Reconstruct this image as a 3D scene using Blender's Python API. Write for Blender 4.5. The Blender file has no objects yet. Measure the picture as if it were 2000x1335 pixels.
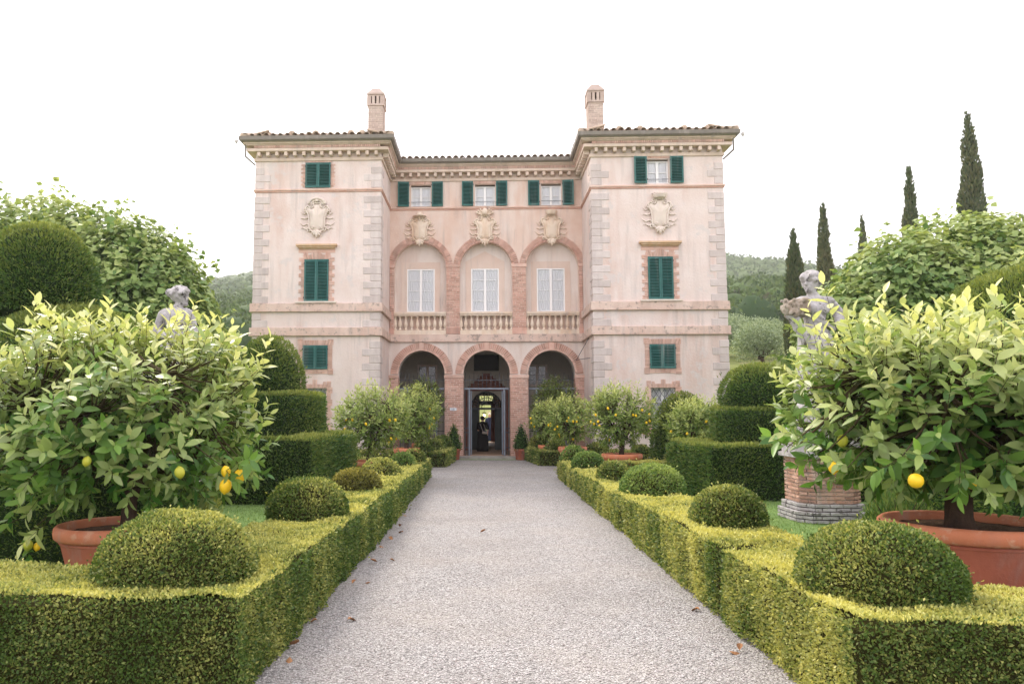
import bpy, bmesh, math, random
import numpy as np
from mathutils import Vector, Matrix, Quaternion

random.seed(11)
RNG = np.random.default_rng(11)
scene = bpy.context.scene
COL = scene.collection

# ------------------------------------------------------------------ camera, sky, sun, exposure
cam_data = bpy.data.cameras.new('camera')
cam_data.sensor_width = 36.0
cam_data.lens = 26.75
cam_data.shift_x = 0.0575
cam_data.clip_end = 6000.0
cam = bpy.data.objects.new('camera', cam_data)
cam.location = (0.0, 0.0, 2.0)
cam.rotation_euler = (math.radians(90 + 5.114), 0.0, math.radians(2.303))
COL.objects.link(cam)
scene.camera = cam

SUN_EL, SUN_AZ = math.radians(42), math.radians(-34)      # behind the house, to the left
world = bpy.data.worlds.new('World')
scene.world = world
world.use_nodes = True
wn, wl = world.node_tree.nodes, world.node_tree.links
wn.clear()
sky = wn.new('ShaderNodeTexSky')
sky.sky_type = 'NISHITA'
sky.sun_disc = False
sky.sun_elevation = SUN_EL
sky.sun_rotation = SUN_AZ
sky.dust_density = 3.0
sky.ozone_density = 1.0
hsv = wn.new('ShaderNodeHueSaturation')
hsv.inputs['Saturation'].default_value = 0.16
veil = wn.new('ShaderNodeMix')
veil.data_type = 'RGBA'
veil.inputs[0].default_value = 0.6
veil.inputs[7].default_value = (11.4, 10.9, 11.4, 1)      # thin even cloud
bg = wn.new('ShaderNodeBackground')
bg.inputs['Strength'].default_value = 0.12
wo = wn.new('ShaderNodeOutputWorld')
wl.new(sky.outputs[0], hsv.inputs['Color'])
wl.new(hsv.outputs[0], veil.inputs[6])
wl.new(veil.outputs[2], bg.inputs['Color'])
wl.new(bg.outputs[0], wo.inputs['Surface'])

sun_data = bpy.data.lights.new('sun', 'SUN')
sun_data.energy = 1.5
sun_data.angle = math.radians(18)
sun_data.color = (1.0, 0.91, 0.76)
sun = bpy.data.objects.new('sun', sun_data)
sd = Vector((math.sin(SUN_AZ) * math.cos(SUN_EL), math.cos(SUN_AZ) * math.cos(SUN_EL), math.sin(SUN_EL)))
sun.rotation_euler = sd.to_track_quat('Z', 'Y').to_euler()
sun.location = sd * 60
COL.objects.link(sun)

vs = scene.view_settings
vs.view_transform = 'Standard'
vs.look = 'None'
vs.gamma = 1.0
vs.use_curve_mapping = False
vs.exposure = 1.12
scene.cycles.use_denoising = True
scene.cycles.max_bounces = 8
scene.cycles.diffuse_bounces = 4
scene.cycles.glossy_bounces = 2
scene.cycles.transmission_bounces = 4
scene.cycles.transparent_max_bounces = 8
scene.cycles.volume_bounces = 0
scene.cycles.sample_clamp_indirect = 6.0

# ------------------------------------------------------------------ materials
MATS = {}

def srgb(r, g, b):
    f = lambda c: ((c / 255 + .055) / 1.055) ** 2.4 if c > 10 else c / 255 / 12.92
    return (f(r), f(g), f(b), 1.0)

def new_mat(name):
    m = bpy.data.materials.new(name)
    m.use_nodes = True
    nt = m.node_tree
    nt.nodes.clear()
    MATS[name] = m
    return m, nt.nodes, nt.links

def ramp(nd, stops):
    r = nd.new('ShaderNodeValToRGB')
    e = r.color_ramp.elements
    while len(e) < len(stops):
        e.new(0.5)
    for i, (p, c) in enumerate(stops):
        e[i].position = p
        e[i].color = c
    return r

def pos_node(nd, lk, scale=(1, 1, 1)):
    g = nd.new('ShaderNodeNewGeometry')
    mp = nd.new('ShaderNodeMapping')
    mp.inputs['Scale'].default_value = scale
    lk.new(g.outputs['Position'], mp.inputs['Vector'])
    return mp, g

def noise(nd, lk, vec, scale, detail=6, rough=.6):
    n = nd.new('ShaderNodeTexNoise')
    n.inputs['Scale'].default_value = scale
    n.inputs['Detail'].default_value = detail
    n.inputs['Roughness'].default_value = rough
    lk.new(vec, n.inputs['Vector'])
    return n

def mixc(nd, lk, fac, a, b, mode='MIX'):
    m = nd.new('ShaderNodeMix')
    m.data_type = 'RGBA'
    m.blend_type = mode
    for s, v in ((0, fac), (6, a), (7, b)):
        if hasattr(v, 'links') or hasattr(v, 'is_linked'):
            lk.new(v, m.inputs[s])
        else:
            m.inputs[s].default_value = v
    return m.outputs[2]

def maprange(nd, lk, v, a, b, c=0., d=1.):
    m = nd.new('ShaderNodeMapRange')
    for i, x in ((1, a), (2, b), (3, c), (4, d)):
        m.inputs[i].default_value = x
    lk.new(v, m.inputs[0])
    return m.outputs[0]

def surf(name, c1, c2, scale=3., rough=.85, spec=.25, bump=0., bscale=40., stain=None, stain_scale=1.2,
         stain_amt=.6, stretch=(1, 1, 1), island=0., metal=0., speck=None, speck_scale=30.):
    """plain procedural surface: two tones in noise, optional streaky stain, specks, per-piece variation"""
    m, nd, lk = new_mat(name)
    mp, g = pos_node(nd, lk, stretch)
    n1 = noise(nd, lk, mp.outputs[0], scale)
    col = mixc(nd, lk, maprange(nd, lk, n1.outputs['Fac'], .32, .68), c1, c2)
    if stain is not None:
        mp2, _ = pos_node(nd, lk, (1, 1, .22))
        n2 = noise(nd, lk, mp2.outputs[0], stain_scale, 8, .65)
        col = mixc(nd, lk, maprange(nd, lk, n2.outputs['Fac'], .50, .72, 0, stain_amt), col, stain)
        mp3, _ = pos_node(nd, lk, (5, 5, .35))
        n5 = noise(nd, lk, mp3.outputs[0], 1.0, 6, .6)
        n6 = noise(nd, lk, g.outputs['Position'], .55, 4, .5)
        k5 = nd.new('ShaderNodeMath'); k5.operation = 'MULTIPLY'
        lk.new(maprange(nd, lk, n5.outputs['Fac'], .52, .74), k5.inputs[0]); lk.new(maprange(nd, lk, n6.outputs['Fac'], .36, .62, 0, .62), k5.inputs[1])
        col = mixc(nd, lk, k5.outputs[0], col, (.40, .35, .33, 1))
    if speck is not None:
        n4 = noise(nd, lk, g.outputs['Position'], speck_scale, 5, .7)
        col = mixc(nd, lk, maprange(nd, lk, n4.outputs['Fac'], .55, .63, 0, .85), col, speck)
    if island:
        rp = ramp(nd, [(0., (1 - island, 1 - island * 1.15, 1 - island * 1.2, 1)), (1., (1 + island * .5, 1 + island * .45, 1 + island * .5, 1))])
        oi = nd.new('ShaderNodeObjectInfo')
        ad = nd.new('ShaderNodeMath'); ad.operation = 'ADD'
        lk.new(g.outputs['Random Per Island'], ad.inputs[0]); lk.new(oi.outputs['Random'], ad.inputs[1])
        fr = nd.new('ShaderNodeMath'); fr.operation = 'FRACT'; lk.new(ad.outputs[0], fr.inputs[0])
        lk.new(fr.outputs[0], rp.inputs[0])
        col = mixc(nd, lk, 1.0, col, rp.outputs[0], 'MULTIPLY')
    p = nd.new('ShaderNodeBsdfPrincipled')
    p.inputs['Roughness'].default_value = rough
    p.inputs['Specular IOR Level'].default_value = spec
    p.inputs['Metallic'].default_value = metal
    lk.new(col, p.inputs['Base Color'])
    if bump:
        n3 = noise(nd, lk, g.outputs['Position'], bscale, 6, .65)
        b = nd.new('ShaderNodeBump')
        b.inputs['Strength'].default_value = bump
        b.inputs['Distance'].default_value = .02
        lk.new(n3.outputs['Fac'], b.inputs['Height'])
        lk.new(b.outputs[0], p.inputs['Normal'])
    o = nd.new('ShaderNodeOutputMaterial')
    lk.new(p.outputs[0], o.inputs['Surface'])
    return m

def leafmat(name, old1, old2, young, trans=.3, rough=.5, spec=.35, tcol=None):
    """leaf: per-leaf random tone, 'age' attribute blends mature leaves to young ones and carries painted shade on box fronts, light on yew tops, light shines through"""
    m, nd, lk = new_mat(name)
    g = nd.new('ShaderNodeNewGeometry')
    oi = nd.new('ShaderNodeObjectInfo')
    ad = nd.new('ShaderNodeMath'); ad.operation = 'ADD'
    lk.new(g.outputs['Random Per Island'], ad.inputs[0]); lk.new(oi.outputs['Random'], ad.inputs[1])
    fr = nd.new('ShaderNodeMath'); fr.operation = 'FRACT'; lk.new(ad.outputs[0], fr.inputs[0])
    at = nd.new('ShaderNodeAttribute'); at.attribute_name = 'age'
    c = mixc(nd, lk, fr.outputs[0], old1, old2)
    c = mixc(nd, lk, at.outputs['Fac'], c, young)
    p = nd.new('ShaderNodeBsdfPrincipled')
    p.inputs['Roughness'].default_value = rough
    p.inputs['Specular IOR Level'].default_value = spec
    lk.new(c, p.inputs['Base Color'])
    t = nd.new('ShaderNodeBsdfTranslucent')
    tc = mixc(nd, lk, 1.0, c, tcol or (1.3, 1.22, .7, 1), 'MULTIPLY')
    lk.new(tc, t.inputs['Color'])
    mx = nd.new('ShaderNodeMixShader')
    mx.inputs[0].default_value = trans
    lk.new(p.outputs[0], mx.inputs[1]); lk.new(t.outputs[0], mx.inputs[2])
    o = nd.new('ShaderNodeOutputMaterial')
    lk.new(mx.outputs[0], o.inputs['Surface'])
    return m

surf('plaster', srgb(219, 200, 192), srgb(228, 214, 208), 1.1, .92, .15, .6, 14, srgb(204, 173, 160), .9, .85, speck=srgb(212, 201, 197), speck_scale=1.7)
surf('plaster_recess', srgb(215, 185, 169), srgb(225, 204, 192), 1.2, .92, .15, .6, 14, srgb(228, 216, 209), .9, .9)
surf('plaster_pale', srgb(220, 205, 196), srgb(226, 215, 208), 1.3, .92, .15, .4, 14, srgb(206, 178, 164), .9, .75)
surf('plaster_niche', srgb(214, 190, 176), srgb(222, 202, 190), 1.3, .92, .15, .3, 14, srgb(224, 210, 200), .9, .7)
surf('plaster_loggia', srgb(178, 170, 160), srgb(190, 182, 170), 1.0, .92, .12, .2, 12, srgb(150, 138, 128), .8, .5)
surf('quoin_stone', srgb(202, 190, 186), srgb(217, 206, 201), 2.2, .9, .2, .6, 22, srgb(180, 168, 164), 1.5, .6, island=.12)
surf('band_stone', srgb(208, 180, 166), srgb(220, 198, 186), 1.6, .9, .2, .5, 20, srgb(176, 152, 140), 1.6, .7, speck=srgb(150, 136, 128), speck_scale=5)
surf('cornice_stone', srgb(212, 190, 174), srgb(222, 204, 190), 1.8, .9, .2, .4, 20, srgb(160, 146, 122), 1.4, .55)
surf('string_brick', srgb(212, 176, 158), srgb(220, 193, 179), 2.5, .9, .2, .5, 24, srgb(224, 206, 196), 1.2, .8)
surf('brick', srgb(196, 152, 136), srgb(212, 174, 158), 4., .92, .15, .5, 40, srgb(220, 196, 182), 2., .5, island=.24)
surf('brick_pale', srgb(208, 168, 151), srgb(218, 187, 172), 4., .92, .15, .4, 40, srgb(224, 204, 192), 2., .6, island=.2)
surf('brick_chimney', srgb(188, 168, 157), srgb(202, 186, 176), 4., .92, .15, .4, 40, srgb(166, 150, 142), 2., .6, island=.16)
surf('brick_pedestal', srgb(182, 138, 118), srgb(202, 168, 150), 5., .92, .15, .9, 30, srgb(198, 188, 180), 2.5, .85, island=.34, speck=srgb(128, 120, 114), speck_scale=16)
surf('mortar', srgb(220, 204, 190), srgb(228, 214, 202), 5., .95, .1, .4, 60)
surf('carved_stone', srgb(222, 202, 182), srgb(229, 213, 197), 3., .9, .2, .4, 30, srgb(206, 166, 132), 2.4, .6)
surf('carved_stone_pale', srgb(220, 204, 192), srgb(226, 213, 203), 3., .9, .2, .4, 30, srgb(196, 172, 156), 2.4, .6)
surf('hood_stone', srgb(206, 168, 130), srgb(216, 188, 160), 5., .9, .2, .4, 30, srgb(160, 150, 108), 3, .5)
surf('grey_stone', srgb(150, 146, 142), srgb(172, 166, 160), 3., .9, .2, .5, 30, srgb(118, 114, 108), 2., .6)
surf('statue_stone', srgb(156, 151, 151), srgb(190, 185, 185), 7., .93, .15, 1., 26, srgb(206, 202, 202), 3., .7, speck=srgb(66, 62, 60), speck_scale=9)
surf('statue_brown', srgb(156, 144, 130), srgb(184, 174, 164), 8., .93, .15, 1., 26, srgb(134, 112, 88), 4., .7, speck=srgb(66, 58, 52), speck_scale=15)
surf('terracotta', srgb(176, 98, 76), srgb(192, 114, 90), 2.2, .82, .22, .35, 30, srgb(148, 84, 72), 1.4, .75)
surf('terracotta_rim', srgb(200, 120, 86), srgb(212, 136, 102), 3., .78, .25, .3, 30, srgb(172, 102, 78), 2., .6, speck=srgb(210, 156, 128), speck_scale=7)
surf('soil', srgb(70, 52, 42), srgb(98, 76, 60), 14., .95, .1, 1., 40, speck=srgb(130, 104, 80), speck_scale=30)
surf('roof_tile', srgb(184, 164, 144), srgb(202, 184, 166), 5., .92, .15, .5, 30, srgb(166, 152, 132), 2, .6, island=.16)
surf('gutter_metal', srgb(120, 112, 104), srgb(134, 126, 116), 2., .6, .4, 0, 20, srgb(106, 100, 96), 2, .5)
surf('shutter_green', srgb(44, 96, 92), srgb(58, 112, 107), 3., .6, .35, .1, 60, srgb(96, 140, 134), 2.2, .5, island=.12)
surf('slat_gap_shade', srgb(10, 44, 40), srgb(14, 52, 46), 4., .7, .2)
surf('white_paint', srgb(238, 236, 236), srgb(243, 241, 241), 3., .55, .4)
surf('curtain', srgb(240, 238, 238), srgb(244, 242, 242), 2., .9, .1)
surf('dark_room', srgb(34, 30, 28), srgb(46, 40, 36), 2., .95, .1)
surf('dark_door', srgb(44, 52, 50), srgb(52, 60, 58), 3., .5, .4, .1, 40)
surf('red_wall', srgb(120, 70, 56), srgb(134, 82, 66), 2., .9, .15, .2, 20)
surf('iron', srgb(62, 66, 72), srgb(84, 88, 94), 6., .55, .4, .2, 60)
surf('iron_pale', srgb(112, 120, 132), srgb(132, 140, 152), 4., .5, .45, .1, 60)
surf('floor_tile', srgb(150, 120, 100), srgb(168, 140, 118), 3., .6, .35, .1, 30)
surf('bark', srgb(64, 50, 42), srgb(92, 74, 62), 12., .95, .1, 1., 40, stretch=(1, 1, .3))
surf('twig', srgb(70, 58, 44), srgb(84, 76, 50), 10., .9, .15)
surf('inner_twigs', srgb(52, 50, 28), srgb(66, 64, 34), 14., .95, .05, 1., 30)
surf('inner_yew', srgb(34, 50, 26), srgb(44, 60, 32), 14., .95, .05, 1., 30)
surf('lemon_peel', srgb(244, 196, 20), srgb(250, 210, 44), 14., .42, .45, .25, 220)
surf('lemon_green', srgb(170, 176, 60), srgb(196, 190, 60), 12., .42, .45, .25, 220)
surf('dead_leaf', srgb(140, 98, 66), srgb(176, 134, 96), 20., .85, .2, .3, 60, island=.3)
surf('skin', srgb(206, 162, 138), srgb(214, 172, 148), 6., .6, .35)
surf('black_cloth', srgb(22, 17, 18), srgb(30, 24, 25), 9., .9, .15, .4, 50)
surf('navy_cloth', srgb(34, 40, 72), srgb(44, 50, 84), 9., .85, .2, .4, 50)
surf('dark_hair', srgb(30, 22, 20), srgb(44, 34, 28), 30., .6, .3)
surf('white_hair', srgb(214, 212, 210), srgb(228, 226, 224), 30., .7, .3)
surf('bag_cloth', srgb(196, 182, 172), srgb(208, 196, 186), 30., .7, .3)
surf('plaque_glaze', srgb(226, 230, 236), srgb(234, 236, 240), 8., .35, .5)
surf('plaque_ink', srgb(120, 126, 144), srgb(130, 136, 152), 8., .5, .3)
surf('lamp_glass', srgb(196, 190, 188), srgb(206, 200, 198), 8., .3, .5)
surf('hill_trunk', srgb(60, 60, 44), srgb(76, 76, 54), .1, .95, .05)
surf('pole_white', srgb(210, 210, 206), srgb(220, 220, 216), 2., .7, .3)

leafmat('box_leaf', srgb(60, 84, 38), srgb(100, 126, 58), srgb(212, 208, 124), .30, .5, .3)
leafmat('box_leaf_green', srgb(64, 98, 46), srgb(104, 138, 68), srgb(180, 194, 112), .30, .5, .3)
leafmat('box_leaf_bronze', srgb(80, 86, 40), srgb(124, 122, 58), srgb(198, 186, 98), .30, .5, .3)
leafmat('yew_leaf', srgb(54, 86, 42), srgb(90, 122, 60), srgb(176, 178, 92), .26, .55, .25)
leafmat('lemon_leaf', srgb(50, 100, 40), srgb(118, 158, 66), srgb(226, 224, 158), .36, .36, .42, (1.15, 1.16, .78, 1))
leafmat('citrus_leaf', srgb(82, 112, 50), srgb(138, 162, 78), srgb(218, 220, 142), .34, .45, .35, (1.15, 1.14, .8, 1))
leafmat('camellia_leaf', srgb(58, 84, 30), srgb(100, 120, 46), srgb(140, 150, 60), .22, .4, .45)
leafmat('mulberry_leaf', srgb(84, 118, 60), srgb(138, 162, 92), srgb(202, 208, 138), .34, .5, .3, (1.2, 1.15, .75, 1))
leafmat('cypress_leaf', srgb(66, 82, 54), srgb(94, 108, 72), srgb(112, 108, 74), .15, .7, .2)
leafmat('olive_leaf', srgb(100, 120, 86), srgb(136, 152, 118), srgb(170, 182, 150), .2, .6, .3)
leafmat('wood_leaf', srgb(50, 74, 38), srgb(78, 100, 54), srgb(106, 124, 70), .15, .8, .15)
leafmat('grass_blade', srgb(88, 118, 60), srgb(116, 144, 80), srgb(150, 170, 102), .3, .6, .25)

def glass_mat():
    m, nd, lk = new_mat('glass')
    t = nd.new('ShaderNodeBsdfTransparent'); t.inputs[0].default_value = (.985, .99, 1, 1)
    gl = nd.new('ShaderNodeBsdfGlossy'); gl.inputs['Roughness'].default_value = .04
    fz = nd.new('ShaderNodeFresnel'); fz.inputs[0].default_value = 1.5
    mx = nd.new('ShaderNodeMixShader')
    lk.new(fz.outputs[0], mx.inputs[0]); lk.new(t.outputs[0], mx.inputs[1]); lk.new(gl.outputs[0], mx.inputs[2])
    o = nd.new('ShaderNodeOutputMaterial'); lk.new(mx.outputs[0], o.inputs['Surface'])
glass_mat()

def gravel_mat():
    m, nd, lk = new_mat('gravel')
    g = nd.new('ShaderNodeNewGeometry')
    v = nd.new('ShaderNodeTexVoronoi'); v.inputs['Scale'].default_value = 62.
    lk.new(g.outputs['Position'], v.inputs['Vector'])
    sep = nd.new('ShaderNodeSeparateColor'); lk.new(v.outputs['Color'], sep.inputs[0])
    rp = ramp(nd, [(0., srgb(108, 105, 104)), (.25, srgb(158, 154, 152)), (.7, srgb(180, 176, 174)), (1., srgb(210, 207, 205))])
    lk.new(sep.outputs[0], rp.inputs[0])
    n = noise(nd, lk, g.outputs['Position'], .9, 5, .6)
    col = mixc(nd, lk, maprange(nd, lk, n.outputs['Fac'], .42, .7, 0, .4), rp.outputs[0], srgb(190, 180, 170))
    n2 = noise(nd, lk, g.outputs['Position'], .33, 6, .65)
    col = mixc(nd, lk, maprange(nd, lk, n2.outputs['Fac'], .46, .72, 0, .5), col, srgb(138, 131, 125))
    e = maprange(nd, lk, v.outputs['Distance'], .25, .8, 1., .55)
    col = mixc(nd, lk, 1., col, e, 'MULTIPLY')
    p = nd.new('ShaderNodeBsdfPrincipled'); p.inputs['Roughness'].default_value = .9; p.inputs['Specular IOR Level'].default_value = .2
    lk.new(col, p.inputs['Base Color'])
    b = nd.new('ShaderNodeBump'); b.invert = True; b.inputs['Strength'].default_value = .9; b.inputs['Distance'].default_value = .012
    lk.new(v.outputs['Distance'], b.inputs['Height']); lk.new(b.outputs[0], p.inputs['Normal'])
    o = nd.new('ShaderNodeOutputMaterial'); lk.new(p.outputs[0], o.inputs['Surface'])
gravel_mat()
surf('pebble', srgb(160, 155, 153), srgb(196, 191, 189), 40., .88, .25, island=.36)
surf('lawn', srgb(100, 128, 72), srgb(126, 150, 88), 2.2, .95, .1, 1., 60, speck=srgb(82, 110, 58), speck_scale=12)
surf('meadow', srgb(104, 116, 62), srgb(134, 138, 82), .22, .95, .1, .6, 8, speck=srgb(150, 138, 100), speck_scale=.6)

# ------------------------------------------------------------------ scene-graph helpers
WL = {}                                                      # world location of each object's frame

def link(o, parent=None, loc=(0, 0, 0)):
    COL.objects.link(o)
    WL[o] = Vector(loc)
    o.location = loc
    if parent is not None:
        o.parent = parent
        o.matrix_parent_inverse = Matrix.Translation(-WL[parent])
    return o

def tag(o, label=None, cat=None, group=None, kind=None):
    for k, v in (('label', label), ('category', cat), ('group', group), ('kind', kind)):
        if v:
            o[k] = v
    return o

def thing(name, label, cat, loc, group=None):
    e = bpy.data.objects.new(name, None)
    e.empty_display_size = .2
    return tag(link(e, None, loc), label, cat, group)

def finish(me, m, smooth):
    ms = m if isinstance(m, (list, tuple)) else [m]
    for k in ms:
        me.materials.append(MATS[k])
    if smooth:
        me.polygons.foreach_set('use_smooth', np.ones(len(me.polygons), bool))
    me.update()

class MB:
    def __init__(s):
        s.v, s.f = [], []
    def add(s, vs, fs):
        k = len(s.v)
        s.v += [tuple(p) for p in vs]
        s.f += [tuple(i + k for i in f) for f in fs]
        return s
    def box(s, x0, x1, y0, y1, z0, z1):
        return s.add([(x0, y0, z0), (x1, y0, z0), (x1, y1, z0), (x0, y1, z0), (x0, y0, z1), (x1, y0, z1), (x1, y1, z1), (x0, y1, z1)],
                     [(0, 3, 2, 1), (4, 5, 6, 7), (0, 1, 5, 4), (1, 2, 6, 5), (2, 3, 7, 6), (3, 0, 4, 7)])
    def obox(s, c, ax, ay, az):
        c, ax, ay, az = map(Vector, (c, ax, ay, az))
        q = [c + i * ax + j * ay + k * az for k in (-1, 1) for (i, j) in ((-1, -1), (1, -1), (1, 1), (-1, 1))]
        return s.add(q, [(0, 3, 2, 1), (4, 5, 6, 7), (0, 1, 5, 4), (1, 2, 6, 5), (2, 3, 7, 6), (3, 0, 4, 7)])
    def quad(s, a, b, c, d):
        return s.add([a, b, c, d], [(0, 1, 2, 3)])
    def tube(s, pts, rad, n=8, cap=True, flat=1.0):
        pts = [Vector(p) for p in pts]
        rs = rad if isinstance(rad, (list, tuple)) else [rad] * len(pts)
        k0 = len(s.v)
        up = Vector((.13, .21, 1)).normalized()
        for i, p in enumerate(pts):
            t = (pts[min(i + 1, len(pts) - 1)] - pts[max(i - 1, 0)])
            t = t.normalized() if t.length > 1e-9 else Vector((0, 0, 1))
            if abs(t.dot(up)) > .96:
                up = Vector((1, .2, .1)).normalized()
            a = t.cross(up).normalized(); b = t.cross(a)
            for j in range(n):
                w = 2 * math.pi * j / n
                s.v.append(tuple(p + rs[i] * (math.cos(w) * a + math.sin(w) * b * flat)))
        m = len(pts)
        for i in range(m - 1):
            for j in range(n):
                q = k0 + i * n
                s.f.append((q + j, q + (j + 1) % n, q + n + (j + 1) % n, q + n + j))
        if cap:
            s.f.append(tuple(k0 + j for j in range(n))[::-1])
            s.f.append(tuple(k0 + (m - 1) * n + j for j in range(n)))
        return s
    def lathe(s, prof, c=(0, 0, 0), n=24, cap=True):
        k0 = len(s.v)
        for (r, z) in prof:
            for j in range(n):
                w = 2 * math.pi * j / n
                s.v.append((c[0] + r * math.cos(w), c[1] + r * math.sin(w), c[2] + z))
        for i in range(len(prof) - 1):
            for j in range(n):
                q = k0 + i * n
                s.f.append((q + j, q + (j + 1) % n, q + n + (j + 1) % n, q + n + j))
        if cap:
            s.f.append(tuple(k0 + j for j in range(n))[::-1])
            s.f.append(tuple(k0 + (len(prof) - 1) * n + j for j in range(n)))
        return s
    def prism(s, poly, z0, z1):
        n = len(poly)
        s.add([(x, y, z0) for x, y in poly] + [(x, y, z1) for x, y in poly],
              [tuple(range(n))[::-1], tuple(range(n, 2 * n))] + [(i, (i + 1) % n, n + (i + 1) % n, n + i) for i in range(n)])
        return s
    def ball(s, c, r, u=10, w=7):
        rx, ry, rz = r if isinstance(r, (list, tuple)) else (r, r, r)
        pr = [(math.sin(math.pi * i / w), -math.cos(math.pi * i / w)) for i in range(w + 1)]
        k0 = len(s.v)
        for (a, b) in pr:
            for j in range(u):
                t = 2 * math.pi * j / u
                s.v.append((c[0] + rx * a * math.cos(t), c[1] + ry * a * math.sin(t), c[2] + rz * b))
        for i in range(w):
            for j in range(u):
                q = k0 + i * u
                s.f.append((q + j, q + (j + 1) % u, q + u + (j + 1) % u, q + u + j))
        return s
    def mesh(s, name, m, smooth=False):
        me = bpy.data.meshes.new(name)
        me.from_pydata(s.v, [], s.f)
        finish(me, m, smooth)
        return me
    def build(s, name, m, parent=None, smooth=False, kind=None, label=None):
        o = bpy.data.objects.new(name, s.mesh(name, m, smooth))
        link(o, parent)
        return tag(o, label, None, None, kind)

def place(name, me, parent, loc, rotz=0., scale=None, mat4=None):
    o = bpy.data.objects.new(name, me)
    link(o, parent, loc)
    o.rotation_euler = (0, 0, rotz)
    if scale is not None:
        o.scale = scale
    return o

def bevelled_box(name, m, dx, dy, dz, b=.015, seg=1):
    bm = bmesh.new()
    bmesh.ops.create_cube(bm, size=1.0)
    for v in bm.verts:
        v.co = Vector((v.co.x * dx, v.co.y * dy, v.co.z * dz))
    bmesh.ops.bevel(bm, geom=bm.edges[:], offset=b, segments=seg, affect='EDGES', profile=.6)
    me = bpy.data.meshes.new(name)
    bm.to_mesh(me); bm.free()
    finish(me, m, False)
    return me

def np_mesh(name, V, F, mat, age=None, smooth=False):
    """V (n,3), F (m,k) same-size polygons"""
    me = bpy.data.meshes.new(name)
    n, (m, k) = len(V), F.shape
    me.vertices.add(n)
    me.vertices.foreach_set('co', np.ascontiguousarray(V, dtype=np.float32).ravel())
    me.loops.add(m * k)
    me.loops.foreach_set('vertex_index', np.ascontiguousarray(F, dtype=np.int32).ravel())
    me.polygons.add(m)
    me.polygons.foreach_set('loop_start', np.arange(0, m * k, k, dtype=np.int32))
    if age is not None:
        a = me.attributes.new('age', 'FLOAT', 'POINT')
        a.data.foreach_set('value', np.ascontiguousarray(age, dtype=np.float32))
    me.materials.append(MATS[mat])
    if smooth:
        me.polygons.foreach_set('use_smooth', np.ones(m, bool))
    me.update(calc_edges=True)
    return me

def nrm(a):
    return a / np.maximum(np.linalg.norm(a, axis=-1, keepdims=True), 1e-9)

def rdir(n):
    return nrm(RNG.normal(size=(n, 3)))

_ph = RNG.uniform(0, 6.28, (12,)); _dr = nrm(RNG.normal(size=(12, 3)))
def wob(P, scale):
    """smooth pseudo-noise in about -1..1"""
    s = np.zeros(len(P))
    for i in range(12):
        s += np.sin(P @ _dr[i] * scale * (0.7 + .13 * i) + _ph[i] + i)
    return s / 5.0

def leaf_quads(P, D, S, L, W, lift=.12):
    """n folded diamond leaves -> V, F"""
    n = len(P)
    L = np.broadcast_to(np.asarray(L, float), (n,))[:, None]; W = np.broadcast_to(np.asarray(W, float), (n,))[:, None]
    K = np.cross(D, S)
    V = np.empty((n, 4, 3))
    V[:, 0] = P
    V[:, 1] = P + D * L * .5 + S * W * .5 + K * W * lift
    V[:, 2] = P + D * L
    V[:, 3] = P + D * L * .5 - S * W * .5 + K * W * lift
    return V.reshape(-1, 3), np.arange(4 * n).reshape(n, 4)

# pointed leaf with a folded midrib: x across, y along, z normal
def leaf_template(curl=.12, fold=.22, prof=(.0, .82, 1., .66, .0), wave=0.):
    ts = (0, .26, .52, .78, 1.)
    V = [(0, 0, 0)]
    for t, w in zip(ts[1:4], prof[1:4]):
        z = -curl * t * t
        V += [(-.5 * w, t, z + fold * .25 * w + wave), (0, t, z), (.5 * w, t, z + fold * .25 * w - wave)]
    V.append((0, 1., -curl))
    T = [(0, 2, 1), (0, 3, 2)]
    for k in (1, 4):
        T += [(k, k + 1, k + 4), (k, k + 4, k + 3), (k + 1, k + 2, k + 5), (k + 1, k + 5, k + 4)]
    T += [(7, 8, 10), (8, 9, 10)]
    return np.array(V, float), np.array(T, int)
LEMON_T = leaf_template()
def leaf_low(curl=.22, fold=.16, mid=.36):
    V = np.array([(0, 0, 0), (-.5, mid, -curl * mid * mid + fold * .25), (0, mid, -curl * mid * mid), (.5, mid, -curl * mid * mid + fold * .25), (0, 1., -curl)], float)
    return V, np.array([(0, 2, 1), (0, 3, 2), (1, 2, 4), (2, 3, 4)], int)
HEART_LOW = leaf_low()
HEART_T = leaf_template(.22, .16, (0, 1.0, .86, .46, 0))

def leaf_mass(P, D, U, L, W, tpl):
    """instantiate template on frames -> V, F"""
    TV, TT = tpl
    n = len(P)
    S = nrm(np.cross(D, U)); U2 = np.cross(S, D)
    L = np.broadcast_to(np.asarray(L, float), (n,)); W = np.broadcast_to(np.asarray(W, float), (n,))
    V = P[:, None, :] + TV[None, :, 0, None] * (S * W[:, None])[:, None, :] + TV[None, :, 1, None] * (D * L[:, None])[:, None, :] \
        + TV[None, :, 2, None] * (U2 * L[:, None])[:, None, :]
    F = (np.arange(n) * len(TV))[:, None, None] + TT[None]
    return V.reshape(-1, 3), F.reshape(-1, 3)

def link_np(name, V, F, mat, parent, age=None, kind='stuff', smooth=False):
    o = bpy.data.objects.new(name, np_mesh(name, V, F, mat, age, smooth))
    link(o, parent)
    return tag(o, None, None, None, kind)

CAM = np.array([0, 0, 2.0])

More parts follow.
